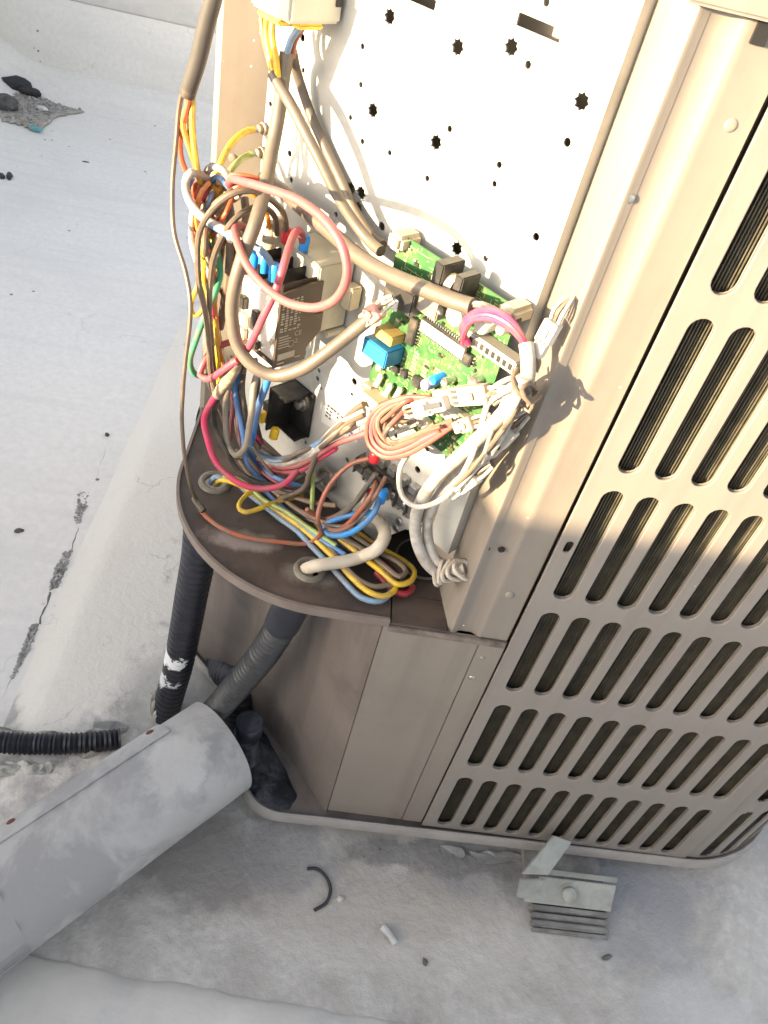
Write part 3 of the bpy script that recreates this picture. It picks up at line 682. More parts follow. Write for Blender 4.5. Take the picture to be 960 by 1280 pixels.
comp('connector', (460, 503), BW, .04, .028, .014, m_cream); comp('connector', (487, 519), BW, .042, .026, .018, m_cream); comp('connector', (560, 520), BW, .034, .026, .012, m_wht); comp('connector', (578, 527), BW, .03, .016, .01, m_cream)
comp('connector', (520, 525), BW, .03, .03, .012, m_wht)
rnd2 = random.Random(9)
for k in range(70):
    u = rnd2.uniform(.256, .394); z = rnd2.uniform(.748, .925); a, c = rnd2.choice(((.0032, .0018), (.0018, .0032), (.005, .003)))
    B().pbox(u, u+a, z, z+c, BW, BW+.002).obj('chip_component', rnd2.choice((m_chip, m_tin, m_cream, m_cu)), pcb)

# ---- black sensor bracket low on the plate
blk = thing('current_sensor', pz(.13, .60, 0), 'black open-fronted sensor block under the contactor', 'sensor')
B().pbox(.108, .150, .600, .668, .0005, .004).obj('back_plate', m_blk, blk, bevel=.001)
for u in (.108,): B().pbox(u, u+.0035, .600, .668, .0041, .042).obj('side_wall', m_blk, blk, bevel=.0008)
B().pbox(.1116, .1479, .600, .6035, .0041, .024).obj('bottom_wall', m_blk, blk, bevel=.0008)
b = B(); b.prism([pz(.1116, .6645, .0041), pz(.1116, .668, .0041), pz(.1116, .668, .042), pz(.1116, .6645, .042)], U*.030); b.obj('top_wall', m_blk, blk)
B()._lathe(pz(.132, .645, .003), N, [(0, .010), (.004, .010), (.0042, .0062), (.011, .006), (.0115, .002)], 16).obj('bolt', m_steel, blk, smooth=True)
B().pbox(.085, .1075, .596, .628, .0005, .03).obj('side_module', m_blk, blk, bevel=.001)
for px in ((341, 548), (325, 527)):
    p = P(*px, .05); lugm(p, Z-N*.2, .0058, .015, mat('yellow lug', (.8, .5, .02), .4), blk)

# ---- terminal block
tb = thing('terminal_block', pz(.31, .62, 0), 'dark grey terminal block with metal clips at the foot of the plate', 'terminal block')
m_tb = mat('terminal grey', (.06, .056, .052), .5, var=.2, scale=60, dirt=(.2, .17, .14), dscale=30)
B().pbox(.252, .362, .628, .652, .0005, .016).obj('block_body', m_tb, tb, bevel=.0012)
for k in range(6):
    u = .258+k*.0185
    B().pbox(u, u+.0125, .6525, .664, .0005, .010).obj('clip', m_steel, tb, bevel=.001)
    B().pbox(u, u+.0125, .616, .6275, .0005, .010).obj('clip', m_steel, tb, bevel=.001)
    B().pbox(u+.002, u+.0105, .634, .646, .0162, .0168).obj('screw_well', m_blk, tb)
    screw(pz(u+.00625, .640, .0168), N, .0038, tb)
for k in range(7): B().pbox(.253+k*.0178, .2548+k*.0178, .628, .652, .0165, .0215).obj('partition', m_tb, tb, bevel=.0005)
for px in ((495, 660), (499, 652)):
    screw(P(*px, .001), N, .0055, tb)
for px, r in (((467, 571), .0062), ((460, 617), .0042)):
    lugm(P(px[0], px[1]+6, .032), Z, r, .014, m_redl, tb)
lugm(P(475, 628, .034), Z-N*.1, .0055, .02, m_lug, tb)
for px in ((447, 585), (459, 596), (472, 606)):
    u, z = uz(*px, .034); B().pbox(u-.008, u+.008, z-.006, z+.006, .027, .034).obj('marker', m_blk, tb, bevel=.001)

# ---- plug box high on the plate
bx = thing('plug_box', pz(.10, 1.06, .03), 'cream and grey plug box at the top of the plate', 'plug box')
B().pbox(.045, .105, 1.0685, 1.14, .0025, .065).obj('box_shell', mat('cream box plastic', (.50, .47, .38), .5, var=.06), bx, bevel=.003)
B().pbox(.1052, .1068, 1.0835, 1.0905, .006, .013).obj('latch', m_blk, bx, bevel=.0006)
B().pbox(.1052, .1060, 1.1, 1.125, .02, .05).obj('embossed_panel', mat('cream box plastic', 0), bx, bevel=.0004)
B().pbox(.052, .088, 1.062, 1.068, .034, .062).obj('yellow_seal', mat('yellow plastic', (.75, .52, .06), .45), bx, bevel=.002)
B().pbox(.084, .102, 1.063, 1.068, .02, .05).obj('yellow_seal', mat('yellow plastic', 0), bx, bevel=.002)

# ---- yellow tag, low right
tg = B().pbox(.362, .373, .634, .664, .0004, .0012).obj('warning_sticker', mat('yellow sticker', (.85, .62, .02), .5), None)
tag(tg, 'small yellow sticker beside the white cables at the foot of the plate', 'sticker')
for k in range(3): B().pbox(.3655, .3675, .64+k*.008, .643+k*.008, .0013, .0015).obj('print', m_ink, tg)

# =================================================================== WIRES
def wm(name, col, dirt=(.2, .15, .1), lo=.42, hi=.62):
    col = tuple(c*.80 for c in col)
    return mat('wire '+name, col, .5, var=.08, scale=60, dirt=tuple(c*.45+d*.4 for c, d in zip(col, dirt)), dscale=42, dlo=lo, dhi=hi)
w_pink = wm('pink', (.46, .10, .11)); w_mag = wm('crimson', (.60, .035, .11)); w_grey = wm('grey', (.125, .102, .081)); w_grb = wm('grey brown', (.115, .083, .058)); w_brn = wm('brown', (.2, .13, .08))
w_yel = wm('yellow', (.72, .46, .025)); w_org = wm('orange', (.78, .25, .03)); w_ror = wm('red orange', (.68, .10, .03)); w_wht = wm('white', (.52, .48, .43)); w_blu = wm('blue', (.10, .27, .58)); w_pbl = wm('pale blue', (.19, .31, .45))
w_bbl = wm('bright blue', (.03, .22, .62)); w_grn = wm('green', (.04, .33, .17)); w_lgr = wm('pale green', (.36, .46, .12)); w_cre = wm('cream', (.30, .25, .19)); w_rust = wm('rust', (.36, .10, .05)); w_dk = wm('black', (.035, .032, .03)); w_mauve = wm('mauve', (.26, .12, .09))
w_sal = wm('salmon', (.38, .085, .065)); w_hot = wm('hot pink', (.5, .045, .14)); w_tan = wm('tan', (.17, .125, .088)); w_dkg = wm('dark grey', (.12, .105, .095)); w_slv = wm('sleeve', (.07, .062, .055), lo=.55)

# -- the hanging sleeve at the left and what comes out of it
wire('thick grey brown cable sleeve hanging at the upper left', w_slv, .0092, [(274, -40, .13), (267, -5, .13), (258, 30, .13), (246, 78, .13), (234, 118, .13)], 'cable_sleeve', 'cable', seg=14)
wire('long thin grey wire hanging outermost at the left from the sleeve to the shelf', w_grb, .0030, [(236, 105, .13), (228, 118, .13), (220, 180, .135), (215, 235, .14), (218, 290, .145), (232, 340, .15), (239, 385, .155), (231, 455, .165), (227, 520, .17), (234, 590, .175), ('g', 246, 628, .545)])
wire('orange wire leaving the sleeve, leftmost of the coloured ones', w_ror, .0034, [(236, 105, .13), (236, 122, .13), (229, 155, .13), (225, 182, .125), (229, 205, .12), (244, 235, .11), (256, 262, .10), (262, 300, .10)])
wire('light orange wire leaving the sleeve and crossing the red one', w_org, .0036, [(237, 105, .128), (236, 125, .128), (229, 158, .13), (240, 195, .125), (250, 225, .11), (258, 250, .10)])
wire('yellow wire leaving the sleeve on its right side', w_yel, .0040, [(238, 105, .126), (240, 125, .126), (241, 165, .125), (248, 218, .12), (258, 250, .10), (262, 290, .10), (252, 320, .115)])
wire('brown wire behind the yellow one under the sleeve', w_brn, .0030, [(236, 105, .12), (234, 150, .12), (238, 190, .12), (246, 215, .115), (262, 245, .10), (270, 280, .095)])
# -- white and blue arches
wire('white wire arching leftmost over the wire tangle', w_wht, .0054, [(270, 238, .09), (252, 219, .115), (238, 216, .13), (232, 228, .135), (237, 252, .135), (256, 274, .13), (285, 290, .12), (312, 302, .11)], seg=10)
wire('blue wire running under the white arch', w_blu, .0046, [(240, 222, .125), (233, 242, .13), (246, 266, .13), (272, 286, .125), (298, 303, .115), (312, 316, .10)], seg=10)
wire('white wire making the small arch over the tangle', w_wht, .0050, [(262, 236, .10), (258, 218, .105), (266, 208, .105), (279, 213, .10), (290, 229, .09), (300, 244, .08)], seg=10)
wire('blue wire under the small white arch', w_blu, .0042, [(264, 226, .10), (270, 221, .10), (281, 228, .095), (292, 242, .085)])
wire('pale blue wire ending in the rightmost blue lug', w_pbl, .0046, [(286, 296, .10), (312, 305, .10), (330, 315, .098), (340, 330, .094), (343, 342, .092)], seg=10)
wire('pale blue wire ending in the middle blue lug', w_pbl, .0044, [(280, 292, .095), (306, 302, .096), (322, 312, .094), (330, 328, .09)])
wire('pale blue wire ending in the leftmost blue lug', w_pbl, .0042, [(276, 290, .09), (300, 300, .094), (314, 310, .092), (317, 322, .09)])
# -- earth wires
for lab_, pts, m_ in (('yellow earth wire with the upper ring terminal', [(318, 162, .012), (310, 163, .02), (293, 176, .045), (280, 196, .065), (272, 216, .08), (266, 240, .09), (262, 270, .09)], w_yel),
                      ('yellow green earth wire with the lower ring terminal', [(316, 192, .012), (308, 194, .02), (295, 205, .045), (285, 220, .06), (280, 245, .07), (282, 280, .07)], w_lgr)):
    o = wire(lab_, m_, .0044, pts, seg=10)
    p = pt(pts[0]); e = pz(*uz(pts[0][0]+14, pts[0][1]-2, 0), .004)
    b = B(); b.cyl(p+(p-e).normalized()*.004, p.lerp(e, .5), .0036, 10, .0028); b.obj('crimp', m_steel, o)
    b = B(); b._lathe(e-N*.002, N, [(0, .0065), (.003, .0065), (.0034, .0048), (.008, .0044), (.0084, .001)], 12); b.obj('ring_terminal', mat('rusty steel', (.22, .17, .14), .5, metal=.6, var=.3), o)
# -- from the plug box down
wire('yellow wire from the plug box, left of the pair', w_yel, .0040, [(334, 22, .056), (333, 40, .055), (338, 70, .055), (344, 98, .055)])
wire('yellow wire from the plug box, right of the pair', w_yel, .0040, [(340, 26, .055), (339, 45, .056), (344, 72, .056), (347, 98, .055)])
wire('orange wire from the plug box', w_org, .0034, [(327, 22, .055), (330, 45, .055), (336, 72, .053), (343, 98, .053)])
wire('blue wire from the grey half of the plug box', w_pbl, .0042, [(386, 20, .036), (376, 32, .040), (364, 48, .044), (358, 68, .044)])
wire('pink wire from the grey half of the plug box', w_sal, .0036, [(390, 22, .032), (378, 36, .034), (369, 52, .036), (366, 72, .034)])
wire('flat tan cable running from the yellow wires down to the board', w_grey, .0066, [(341, 92, .055), (348, 105, .055), (362, 128, .055), (385, 172, .052), (405, 212, .048), (425, 250, .042), (445, 282, .036), (462, 302, .034), (476, 314, .036)], 'cable', 'cable', seg=12)
wire('grey cable close to the plate, right of the flat tan cable', wm('ash grey', (.12, .1, .082)), .0058, [(366, 66, .030), (372, 95, .018), (385, 135, .010), (402, 175, .009), (424, 222, .009), (446, 266, .010), (466, 296, .014), (478, 306, .02)], 'cable', 'cable', seg=12)
wire('long thick tan cable looping under the contactor to the pink plug', w_grey, .0082, [(358, 66, .042), (355, 90, .046), (350, 130, .052), (344, 170, .06), (336, 210, .075), (327, 248, .095), (317, 285, .112), (303, 322, .125), (294, 358, .132), (290, 395, .134), (297, 432, .132), (317, 458, .124), (342, 469, .112), (375, 462, .098), (410, 440, .08), (440, 415, .062), (460, 399, .055)], 'cable', 'cable', seg=14)
wire('thick grey cable lying across the circuit board', w_grey, .0092, [(330, 222, .03), (350, 236, .035), (380, 262, .04), (415, 292, .044), (450, 322, .05), (490, 344, .054), (530, 361, .055), (562, 374, .054), (590, 383, .052)], 'cable', 'cable', seg=14)
wire('tan wire leaving the end of the cable across the board', w_tan, .0028, [(588, 382, .052), (602, 384, .048), (612, 388, .036), (622, 396, .026)])
wire('pale wire leaving the end of the cable across the board', w_wht, .0026, [(588, 380, .053), (603, 380, .048), (618, 386, .036), (630, 392, .026)])
# -- pink loop and other loops in front of the contactor
wire('fat pink wire making the big loop in front of the contactor', w_pink, .0052, [(284, 236, .085), (290, 224, .10), (308, 228, .118), (345, 239, .128), (382, 256, .134), (411, 280, .138), (428, 310, .14), (433, 342, .14), (422, 370, .14), (398, 384, .14), (368, 381, .14), (338, 365, .14), (312, 337, .138), (297, 305, .13), (293, 288, .12), (300, 282, .105), (312, 292, .09)], seg=12)
wire('fat pink wire running straight from the upper blue lug down left', w_mag if False else wm('rose', (.52, .07, .115)), .0051, [(378, 302, .047), (376, 290, .055), (370, 290, .07), (364, 304, .085), (355, 332, .108), (345, 362, .118), (333, 390, .124), (320, 416, .124), (309, 436, .122), (297, 450, .118)], seg=12)
wire('grey brown wire making the outer of the two arches left of the contactor', w_grb, .0040, [(357, 294, .05), (356, 275, .06), (344, 254, .08), (322, 240, .10), (296, 241, .12), (268, 258, .135), (249, 290, .14), (246, 320, .14), (249, 355, .14), (257, 395, .138), (261, 430, .135), (263, 462, .13), (268, 490, .12)])
wire('grey brown wire making the inner of the two arches left of the contactor', w_grb, .0040, [(346, 292, .05), (343, 270, .065), (330, 260, .08), (310, 262, .10), (289, 278, .118), (272, 308, .125), (264, 345, .128), (262, 385, .13), (264, 430, .128), (268, 470, .12)])
wire('brown wire hanging behind the arches left of the contactor', w_brn, .0034, [(300, 245, .09), (280, 258, .10), (262, 282, .11), (256, 320, .11), (252, 352, .115), (258, 380, .115), (256, 400, .11), (262, 440, .11)])
wire('orange wire curling at the left side of the tangle', w_org, .0034, [(262, 228, .11), (252, 240, .12), (246, 258, .125), (248, 285, .12), (256, 305, .115), (262, 320, .105), (272, 330, .09)])
wire('red orange wire low in the tangle', w_ror, .0032, [(252, 232, .115), (243, 250, .12), (244, 285, .118), (252, 300, .115), (262, 316, .11), (268, 345, .1)])
wire('yellow wire with the dark tip high in the tangle', w_yel, .0036, [(264, 238, .10), (266, 255, .098), (262, 290, .10), (254, 330, .11), (246, 362, .118), (241, 372, .12), (239, 384, .12), (242, 394, .117), (250, 392, .112), (256, 380, .105), (262, 360, .1)])
wire('orange wire climbing to the cream cap nearest the contactor', w_org, .0032, [(337, 286, .055), (334, 268, .062), (325, 252, .07), (312, 240, .08), (296, 228, .09)])
wire('red orange wire arching above the pink loop', w_ror, .0034, [(352, 246, .05), (330, 228, .07), (308, 220, .085), (290, 219, .095), (280, 226, .09)])
wire('pale yellow wire climbing behind the arches', w_lgr, .0032, [(280, 232, .085), (270, 258, .09), (266, 300, .1), (262, 330, .105), (264, 360, .105)])
wire('tan wire dropping through the middle of the tangle', w_tan, .0062, [(286, 250, .08), (290, 280, .085), (288, 310, .09), (286, 345, .09), (280, 380, .09), (274, 410, .09)])
wire('dark brown wire bunched beside the tan one', w_brn, .0058, [(306, 248, .06), (308, 275, .07), (300, 300, .08), (296, 330, .085)])
wire('black wire behind the tangle', w_dk, .0040, [(276, 246, .07), (274, 280, .08), (276, 320, .085), (270, 360, .09), (266, 400, .095), (268, 450, .1)])
wire('green wire bulging at the left below the tangle', w_grn, .0044, [(272, 312, .10), (276, 340, .105), (268, 370, .12), (254, 400, .13), (243, 430, .135), (238, 452, .135), (246, 469, .12), (262, 472, .10)], seg=10)
wire('pale green wire inside the green one', w_lgr, .0032, [(264, 312, .105), (272, 330, .105), (275, 348, .105), (266, 375, .11), (258, 392, .11)])
wire('crimson wire looping at the left under the tangle', wm('dull red', (.5, .06, .1)), .0050, [(304, 424, .07), (286, 428, .09), (267, 437, .11), (254, 455, .125), (250, 468, .13), (260, 473, .13), (276, 464, .13), (289, 455, .127), (297, 450, .124)], seg=10)
wire('tan wire pair hanging straight at the left edge', w_tan, .0044, [(258, 395, .125), (262, 430, .125), (264, 465, .12), (268, 492, .112)])
o = wire('dirty taped wire splice below the contactor', mat('dirty tape', (.16, .125, .09), .7, var=.5, scale=45, dirt=(.42, .35, .24), dscale=30, bump=.5, bscale=120), [.0062, .0078]*1+[.008]*0 or .0078, [(297, 450, .122), (291, 461, .122)], 'wire_splice', 'splice') if False else wire('dirty taped wire splice below the contactor', mat('dirty tape', (.16, .125, .09), .7, var=.5, scale=45, dirt=(.42, .35, .24), dscale=30, bump=.5, bscale=120), .0084, [(297, 450, .122), (290, 463, .122), (281, 478, .122), (271, 495, .122)], 'wire_splice', 'splice', seg=12, wob=.0016)
wire('crimson wire bowing down from the taped splice over the shelf', w_mag, .0050, [(273, 490, .122), (264, 504, .125), (255, 523, .13), (259, 548, .132), (272, 580, .13), (298, 603, .12), (328, 611, .10), (355, 606, .08), (372, 588, .06), (380, 578, .05)], seg=10)
wire('black wire dropping from the taped splice', w_dk, .0042, [(273, 494, .118), (268, 513, .118), (269, 534, .115), (283, 563, .11), (299, 588, .10), (326, 604, .085), (360, 604, .06), (382, 592, .04)])
wire('cream wire making the narrow U below the contactor', w_cre, .0050, [(300, 455, .09), (284, 492, .10), (282, 530, .105), (285, 556, .106), (294, 568, .106), (306, 560, .104), (313, 528, .10), (318, 480, .09), (326, 455, .08)], seg=10)
wire('grey wire hanging straight behind the cream U', w_tan, .0042, [(306, 448, .085), (303, 480, .085), (307, 515, .085), (314, 552, .08)])
wire('blue wire left of the bright blue one below the contactor', w_blu, .0046, [(290, 464, .09), (296, 508, .092), (304, 545, .092), (309, 578, .088), (328, 600, .075), (345, 612, .065)], seg=10)
wire('bright blue wire slanting down below the contactor', w_bbl, .0056, [(340, 462, .075), (333, 480, .078), (325, 502, .08), (318, 536, .082), (313, 570, .08), (330, 596, .066)], seg=10)
wire('dark blue wire hanging behind the cream U', w_bbl, .0038, [(300, 455, .075), (302, 490, .075), (306, 520, .075), (315, 556, .07)])
wire('dull pink wire slanting behind the blue ones', w_mag, .0040, [(286, 470, .085), (298, 505, .08), (312, 535, .07), (330, 560, .06), (342, 572, .055)])
wire('pink wire hanging left of the cream U', w_pink, .0038, [(294, 500, .09), (290, 525, .09), (288, 548, .09)])
wire('orange wire hanging straight down inside the tangle', w_org, .0032, [(268, 250, .085), (274, 275, .09), (272, 305, .092), (264, 335, .1), (258, 360, .105), (262, 392, .1)])
wire('second brown wire hanging inside the tangle', w_brn, .0036, [(292, 262, .07), (282, 290, .08), (278, 320, .085), (272, 350, .09), (268, 385, .095), (270, 425, .09)])
wire('rust wire twisting low in the tangle', w_rust, .0032, [(284, 300, .085), (272, 312, .095), (264, 330, .1), (270, 352, .095), (280, 372, .085), (276, 400, .085)])
wire('red orange wire peeping between the white arches', w_ror, .0034, [(252, 222, .11), (244, 230, .118), (242, 246, .118), (250, 262, .11), (264, 275, .1), (278, 288, .09)])
wire('dark grey wire behind the green one', w_dkg, .0040, [(272, 395, .09), (262, 425, .1), (256, 450, .105), (262, 480, .1), (272, 505, .09), (282, 530, .08)])
wire('black wire hanging behind the bright blue one', w_dk, .0046, [(318, 448, .05), (322, 475, .05), (318, 510, .05), (324, 545, .05), (335, 580, .05), (350, 605, .05)])
wire('dark grey wire crossing low under the bundle', w_dkg, .0042, [(296, 560, .08), (312, 585, .075), (335, 600, .065), (362, 612, .055), (388, 606, .045), (410, 592, .035)])
wire('brown wire crossing low under the bundle', w_brn, .0042, [(300, 575, .085), (318, 598, .08), (345, 612, .07), (372, 622, .06), (398, 630, .05), (420, 632, .04)])
# -- ribbon of wires to the board
wire('blue wire sweeping right from the bundle to the board plug', w_pbl, .0044, [(308, 556, .075), (320, 565, .072), (342, 574, .066), (370, 569, .06), (400, 553, .054), (426, 537, .05), (452, 518, .044)], seg=10)
wire('white wire sweeping right from the bundle to the board plug', w_wht, .0046, [(310, 566, .074), (328, 574, .071), (352, 580, .066), (383, 571, .06), (416, 547, .054), (440, 533, .05), (462, 522, .044)], seg=10)
wire('pink wire sweeping right from the bundle to the board plug', w_pink, .0044, [(318, 574, .07), (340, 582, .067), (366, 583, .063), (390, 573, .058), (418, 556, .053), (440, 548, .05), (476, 536, .044)], seg=10)
wire('second pink wire just below the sweeping pink one', w_mag, .0040, [(322, 582, .066), (350, 590, .062), (374, 588, .058), (395, 576, .054), (420, 560, .05)])
wire('grey brown wire from the left board plug down to the bundle', w_grb, .0046, [(456, 505, .044), (446, 511, .046), (422, 534, .05), (400, 560, .056), (388, 590, .06), (382, 608, .062), (360, 620, .07), (335, 628, .075)], seg=10)
wire('white wire crossing between board and bundle', w_wht, .0038, [(456, 512, .044), (436, 522, .048), (412, 540, .05), (392, 560, .052), (360, 576, .058)])
# -- salmon loops below the board
for k, (lab_, mm) in enumerate((('salmon wire, outermost of the loops below the board', w_sal), ('salmon wire, middle one of the loops below the board', w_pink), ('salmon wire, inner one of the loops below the board', w_sal), ('tan wire along the loops below the board', w_tan))):
    d = k*6
    wire(lab_, mm, .0036, [(540, 496+k, .05), (505, 497+k*1.5, .056), (475, 508+d*.7, .062), (460+d*.7, 530+k, .066), (462+d*.9, 556-d*.6, .066), (480+d*.5, 571-d, .064), (505, 569-d*1.1, .06), (535, 553-d*.9, .052), (566, 532-d*.4, .042)])
# -- rust, blue and grey wires round the terminal block
wire('rust red wire running along the shelf and up to the terminal block', w_rust, .0036, [('g', 250, 636, .5395), ('g', 258, 646, .539), ('g', 280, 661, .539), ('g', 313, 672, .539), ('g', 351, 678, .540), ('g', 385, 679, .542), ('g', 400, 668, .56), (397, 647, .085), (402, 626, .075), (416, 601, .06), (437, 582, .045), (462, 573, .034)])
o = wire('black charred joint where the thin wire meets the rust red one', w_dk, .0058, [('g', 243, 622, .548), ('g', 247, 632, .544), ('g', 252, 640, .541)], 'wire_splice', 'splice', wob=.003)
wire('bright blue wire curling below the terminal block', wm('vivid blue', (.03, .26, .62)), .0046, [(475, 622, .036), (468, 640, .05), (449, 660, .06), (428, 669, .068), (410, 667, .07), (406, 659, .068), (424, 648, .055), (450, 641, .04), (466, 640, .03)], seg=10)
wire('mauve wire curling below the terminal block', w_mauve, .0040, [(459, 616, .036), (455, 636, .05), (438, 656, .062), (418, 663, .068), (407, 656, .066), (414, 648, .058), (440, 640, .04)])
wire('dark grey wire from the terminal block to the bundle', w_dkg, .0040, [(470, 592, .034), (455, 612, .04), (436, 637, .048), (412, 650, .054), (388, 647, .06), (360, 636, .068), (330, 622, .08)])
wire('grey wire from the terminal block, above the dark one', w_grb, .0038, [(462, 604, .034), (448, 624, .042), (425, 642, .05), (402, 650, .056), (380, 640, .062)])
wire('yellow green wire standing up beside the grommet tube', w_lgr, .0036, [(392, 590, .05), (391, 615, .055), (390, 640, .06), (398, 662, .06)])
o = B(); tp_ = [pz(.205, .575, .012)+(U*math.cos(a)+Z*math.sin(a))*.014 for a in [2*math.pi*i/20 for i in range(21)]]
o.tube(tp_, .004, 8, False); tag(o.obj('cable_ring', mat('ring metal', (.3, .27, .23), .4, metal=.6), smooth=True), 'metal ring on the plate beside the yellow green wire', 'ring')
# -- coils of cable on the shelf
SZ = .545
def gl(pts, z0=SZ): return [('g', x, y, z0 if len(p_) == 2 else p_[2]) for p_ in pts for x, y in [p_[:2]]]
wire('yellow wire leaving the left grommet and ending in the lowest bend', w_yel, .0046, [('g', 268, 606, .520), ('g', 277, 600, .543)]+gl([(298, 606), (322, 622), (350, 640), (380, 662), (412, 692), (440, 722), (462, 741), (478, 746), (492, 740), (494, 726), (480, 708), (452, 688), (418, 668)], .549), seg=10)
wire('blue wire leaving the left grommet beside the yellow one', w_pbl, .0046, [('g', 264, 604, .520), ('g', 271, 596, .545)]+gl([(292, 602), (318, 622), (345, 645), (372, 664), (402, 696), (430, 726), (454, 747), (476, 751), (488, 738), (486, 724), (470, 706), (444, 690), (412, 674)], .543), seg=10)
wire('yellow green wire leaving the left grommet on top', w_lgr, .0040, [('g', 272, 606, .520), ('g', 282, 597, .550)]+gl([(300, 601), (330, 625), (358, 640), (390, 662), (420, 682)], .556))
wire('tan wire bent inside the yellow bend on the shelf', w_tan, .0042, gl([(400, 668), (425, 700), (448, 724), (468, 733), (486, 731), (500, 730), (501, 716), (486, 700), (462, 682), (438, 668)], .551))
wire('yellow wire making the second bend on the shelf, nearest the white cables', w_yel, .0044, gl([(424, 674), (446, 690), (474, 712), (498, 731), (514, 726), (517, 714), (506, 702), (478, 686), (452, 670), (436, 660)], .556), seg=10)
wire('tan wire lying on the second bend', w_tan, .0042, gl([(420, 668), (450, 684), (478, 704), (500, 720), (508, 714), (498, 702), (470, 688), (440, 668)], .561))
wire('dark red wire bent under the second yellow bend', wm('dark red', (.3, .01, .02)), .0052, gl([(480, 704), (500, 722), (516, 734), (507, 742), (492, 738), (470, 716)], .545), seg=10)
wire('yellow wire with a green stripe doubled back near the left grommet', w_yel, .0038, gl([(336, 606), (320, 611), (306, 620), (299, 630), (300, 637), (308, 640), (322, 636), (340, 629), (360, 624), (378, 620)], .557))
wire('blue wire low in the shelf bundle', w_blu, .0042, gl([(318, 600), (345, 628), (376, 654), (405, 676), (432, 694)], .553))
wire('brown wire low in the shelf bundle', w_brn, .0042, gl([(330, 604), (352, 622), (384, 645), (418, 664), (446, 680)], .556))
wire('thick dirty white cable bending out of the right grommet', w_cre if False else mat('dirty white jacket', (.48, .42, .33), .5, var=.1, scale=30, dirt=(.42, .34, .24), dscale=22, dlo=.5, dhi=.75), .0092, [('g', 384, 716, .515), ('g', 383, 712, .535), ('g', 396, 708, .552), ('g', 425, 703, .556), ('g', 452, 696, .56), (472, 685, .05), (481, 670, .036), (477, 655, .026), (468, 648, .015)], 'cable', 'cable', seg=14)
# -- white bundle at the right of the plate
wire('thick white cable, foremost of the bundle right of the board', w_wht, .0078, [(656, 470, .055), (650, 490, .055), (625, 520, .056), (600, 545, .056), (572, 572, .055), (545, 598, .052), (527, 625, .048), (520, 650, .044), (522, 680, .04), (533, 704, .034), (548, 716, .026), (566, 716, .018)], 'cable', 'cable', seg=14)
wire('thick white cable running beside the foremost one', w_wht, .0068, [(662, 480, .035), (645, 508, .035), (620, 535, .035), (595, 566, .035), (565, 598, .034), (545, 625, .032), (535, 655, .03), (538, 685, .026), (548, 704, .022), (562, 710, .016)], 'cable', 'cable', seg=14)
wire('white cable jacket standing up beside the magenta wires', w_wht, .0076, [(657, 430, .045), (660, 450, .048), (660, 475, .05), (654, 497, .052)], 'cable', 'cable', seg=12)
for k, (a, lab_) in enumerate(((0, 'hot pink wire, topmost of the arch over the grey connector'), (6, 'hot pink wire, middle one of the arch over the grey connector'), (11, 'hot pink wire, lowest of the arch over the grey connector'))):
    wire(lab_, w_hot, .0036, [(586-k*3, 430, .04), (577+k*2, 412+k*2, .052), (588+k, 393+a*.8, .056), (612, 387+a, .057), (636, 398+a, .054), (650, 416+a*.6, .05), (657, 434, .046)])
wire('thin white wire looping below the thick white cables', w_wht, .0036, [(512, 566, .05), (502, 580, .06), (498, 600, .064), (502, 620, .066), (518, 633, .066), (540, 631, .064), (560, 618, .062), (580, 590, .06), (594, 558, .058), (603, 530, .055), (610, 505, .05)])
wire('thin white wire arching from the tape block to the white bundle', w_wht, .0028, [(608, 494, .05), (622, 480, .056), (640, 472, .058), (654, 474, .056), (660, 486, .05)])
wire('thin white wire crossing under the arching one', w_wht, .0028, [(608, 500, .05), (625, 488, .056), (642, 482, .058), (654, 466, .055)])
wire('thin white wire dangling right of the board', w_wht, .0026, [(650, 478, .056), (632, 496, .06), (622, 520, .06), (612, 548, .058), (602, 578, .056)])
wire('thin tan wire wrapped round the white bundle', w_tan, .0028, [(646, 462, .05), (640, 475, .062), (648, 492, .07), (664, 500, .062), (670, 490, .048), (660, 480, .06), (652, 488, .07), (662, 504, .066), (674, 496, .05)])
wire('thin tan wire hanging beside the white bundle tie', w_tan, .0024, [(668, 478, .045), (668, 500, .052), (662, 515, .055), (652, 505, .056)])
# plugs in the bundle
def plug(name, a, b_, w0, w1, wd, m, label, cat='plug', cap=None):
    A, Bp = P(*a, w0), P(*b_, w1); d = (Bp-A); L_ = d.length; d.normalize(); s_ = d.cross(N).normalized(); nn = s_.cross(d)
    t = thing(name, A, label, cat, 'plugs among the wires')
    def ob(f0, f1, h, k, nm, mm, lift=0):
        c = [A+d*L_*f+s_*(wd*k/2*q)+nn*(hh+lift) for hh in (-h/2, h/2) for f, q in ((f0, -1), (f1, -1), (f1, 1), (f0, 1))]
        B().box8(c).obj(nm, mm, t, bevel=.0008)
    ob(0, .62, .011, 1, 'plug_housing', m); ob(.63, 1, .009, .85, 'plug_socket', cap or m); ob(.2, .45, .003, .4, 'latch', m, .0075)
    for q_ in (-.3, 0, .3):
        c = [A+d*L_*f+s_*(wd*(q_+e*.09))+nn*hh for hh in (.0056, .0061) for f, e in ((.5, -1), (.6, -1), (.6, 1), (.5, 1))]
        B().box8(c).obj('contact_slot', m_ink, t)
        tt = catmull([A-d*.001+s_*wd*q_, A-d*.010+s_*wd*q_*1.1+nn*.002, A-d*.022+s_*wd*q_*.6-nn*.004], .004)
        B().tube(tt, .0019, 6).obj('wire_tail', w_wht if q_ else w_tan, t, smooth=True)
    return t
plug('wire_plug', (693, 402), (670, 444), .03, .035, .014, m_wht, 'white plug lying on the post right of the board')
plug('wire_plug', (611, 492), (545, 497), .055, .055, .018, mat('tan tape', (.36, .29, .21), .7, var=.15, scale=40, bump=.3), 'tan taped plug in front of the board')
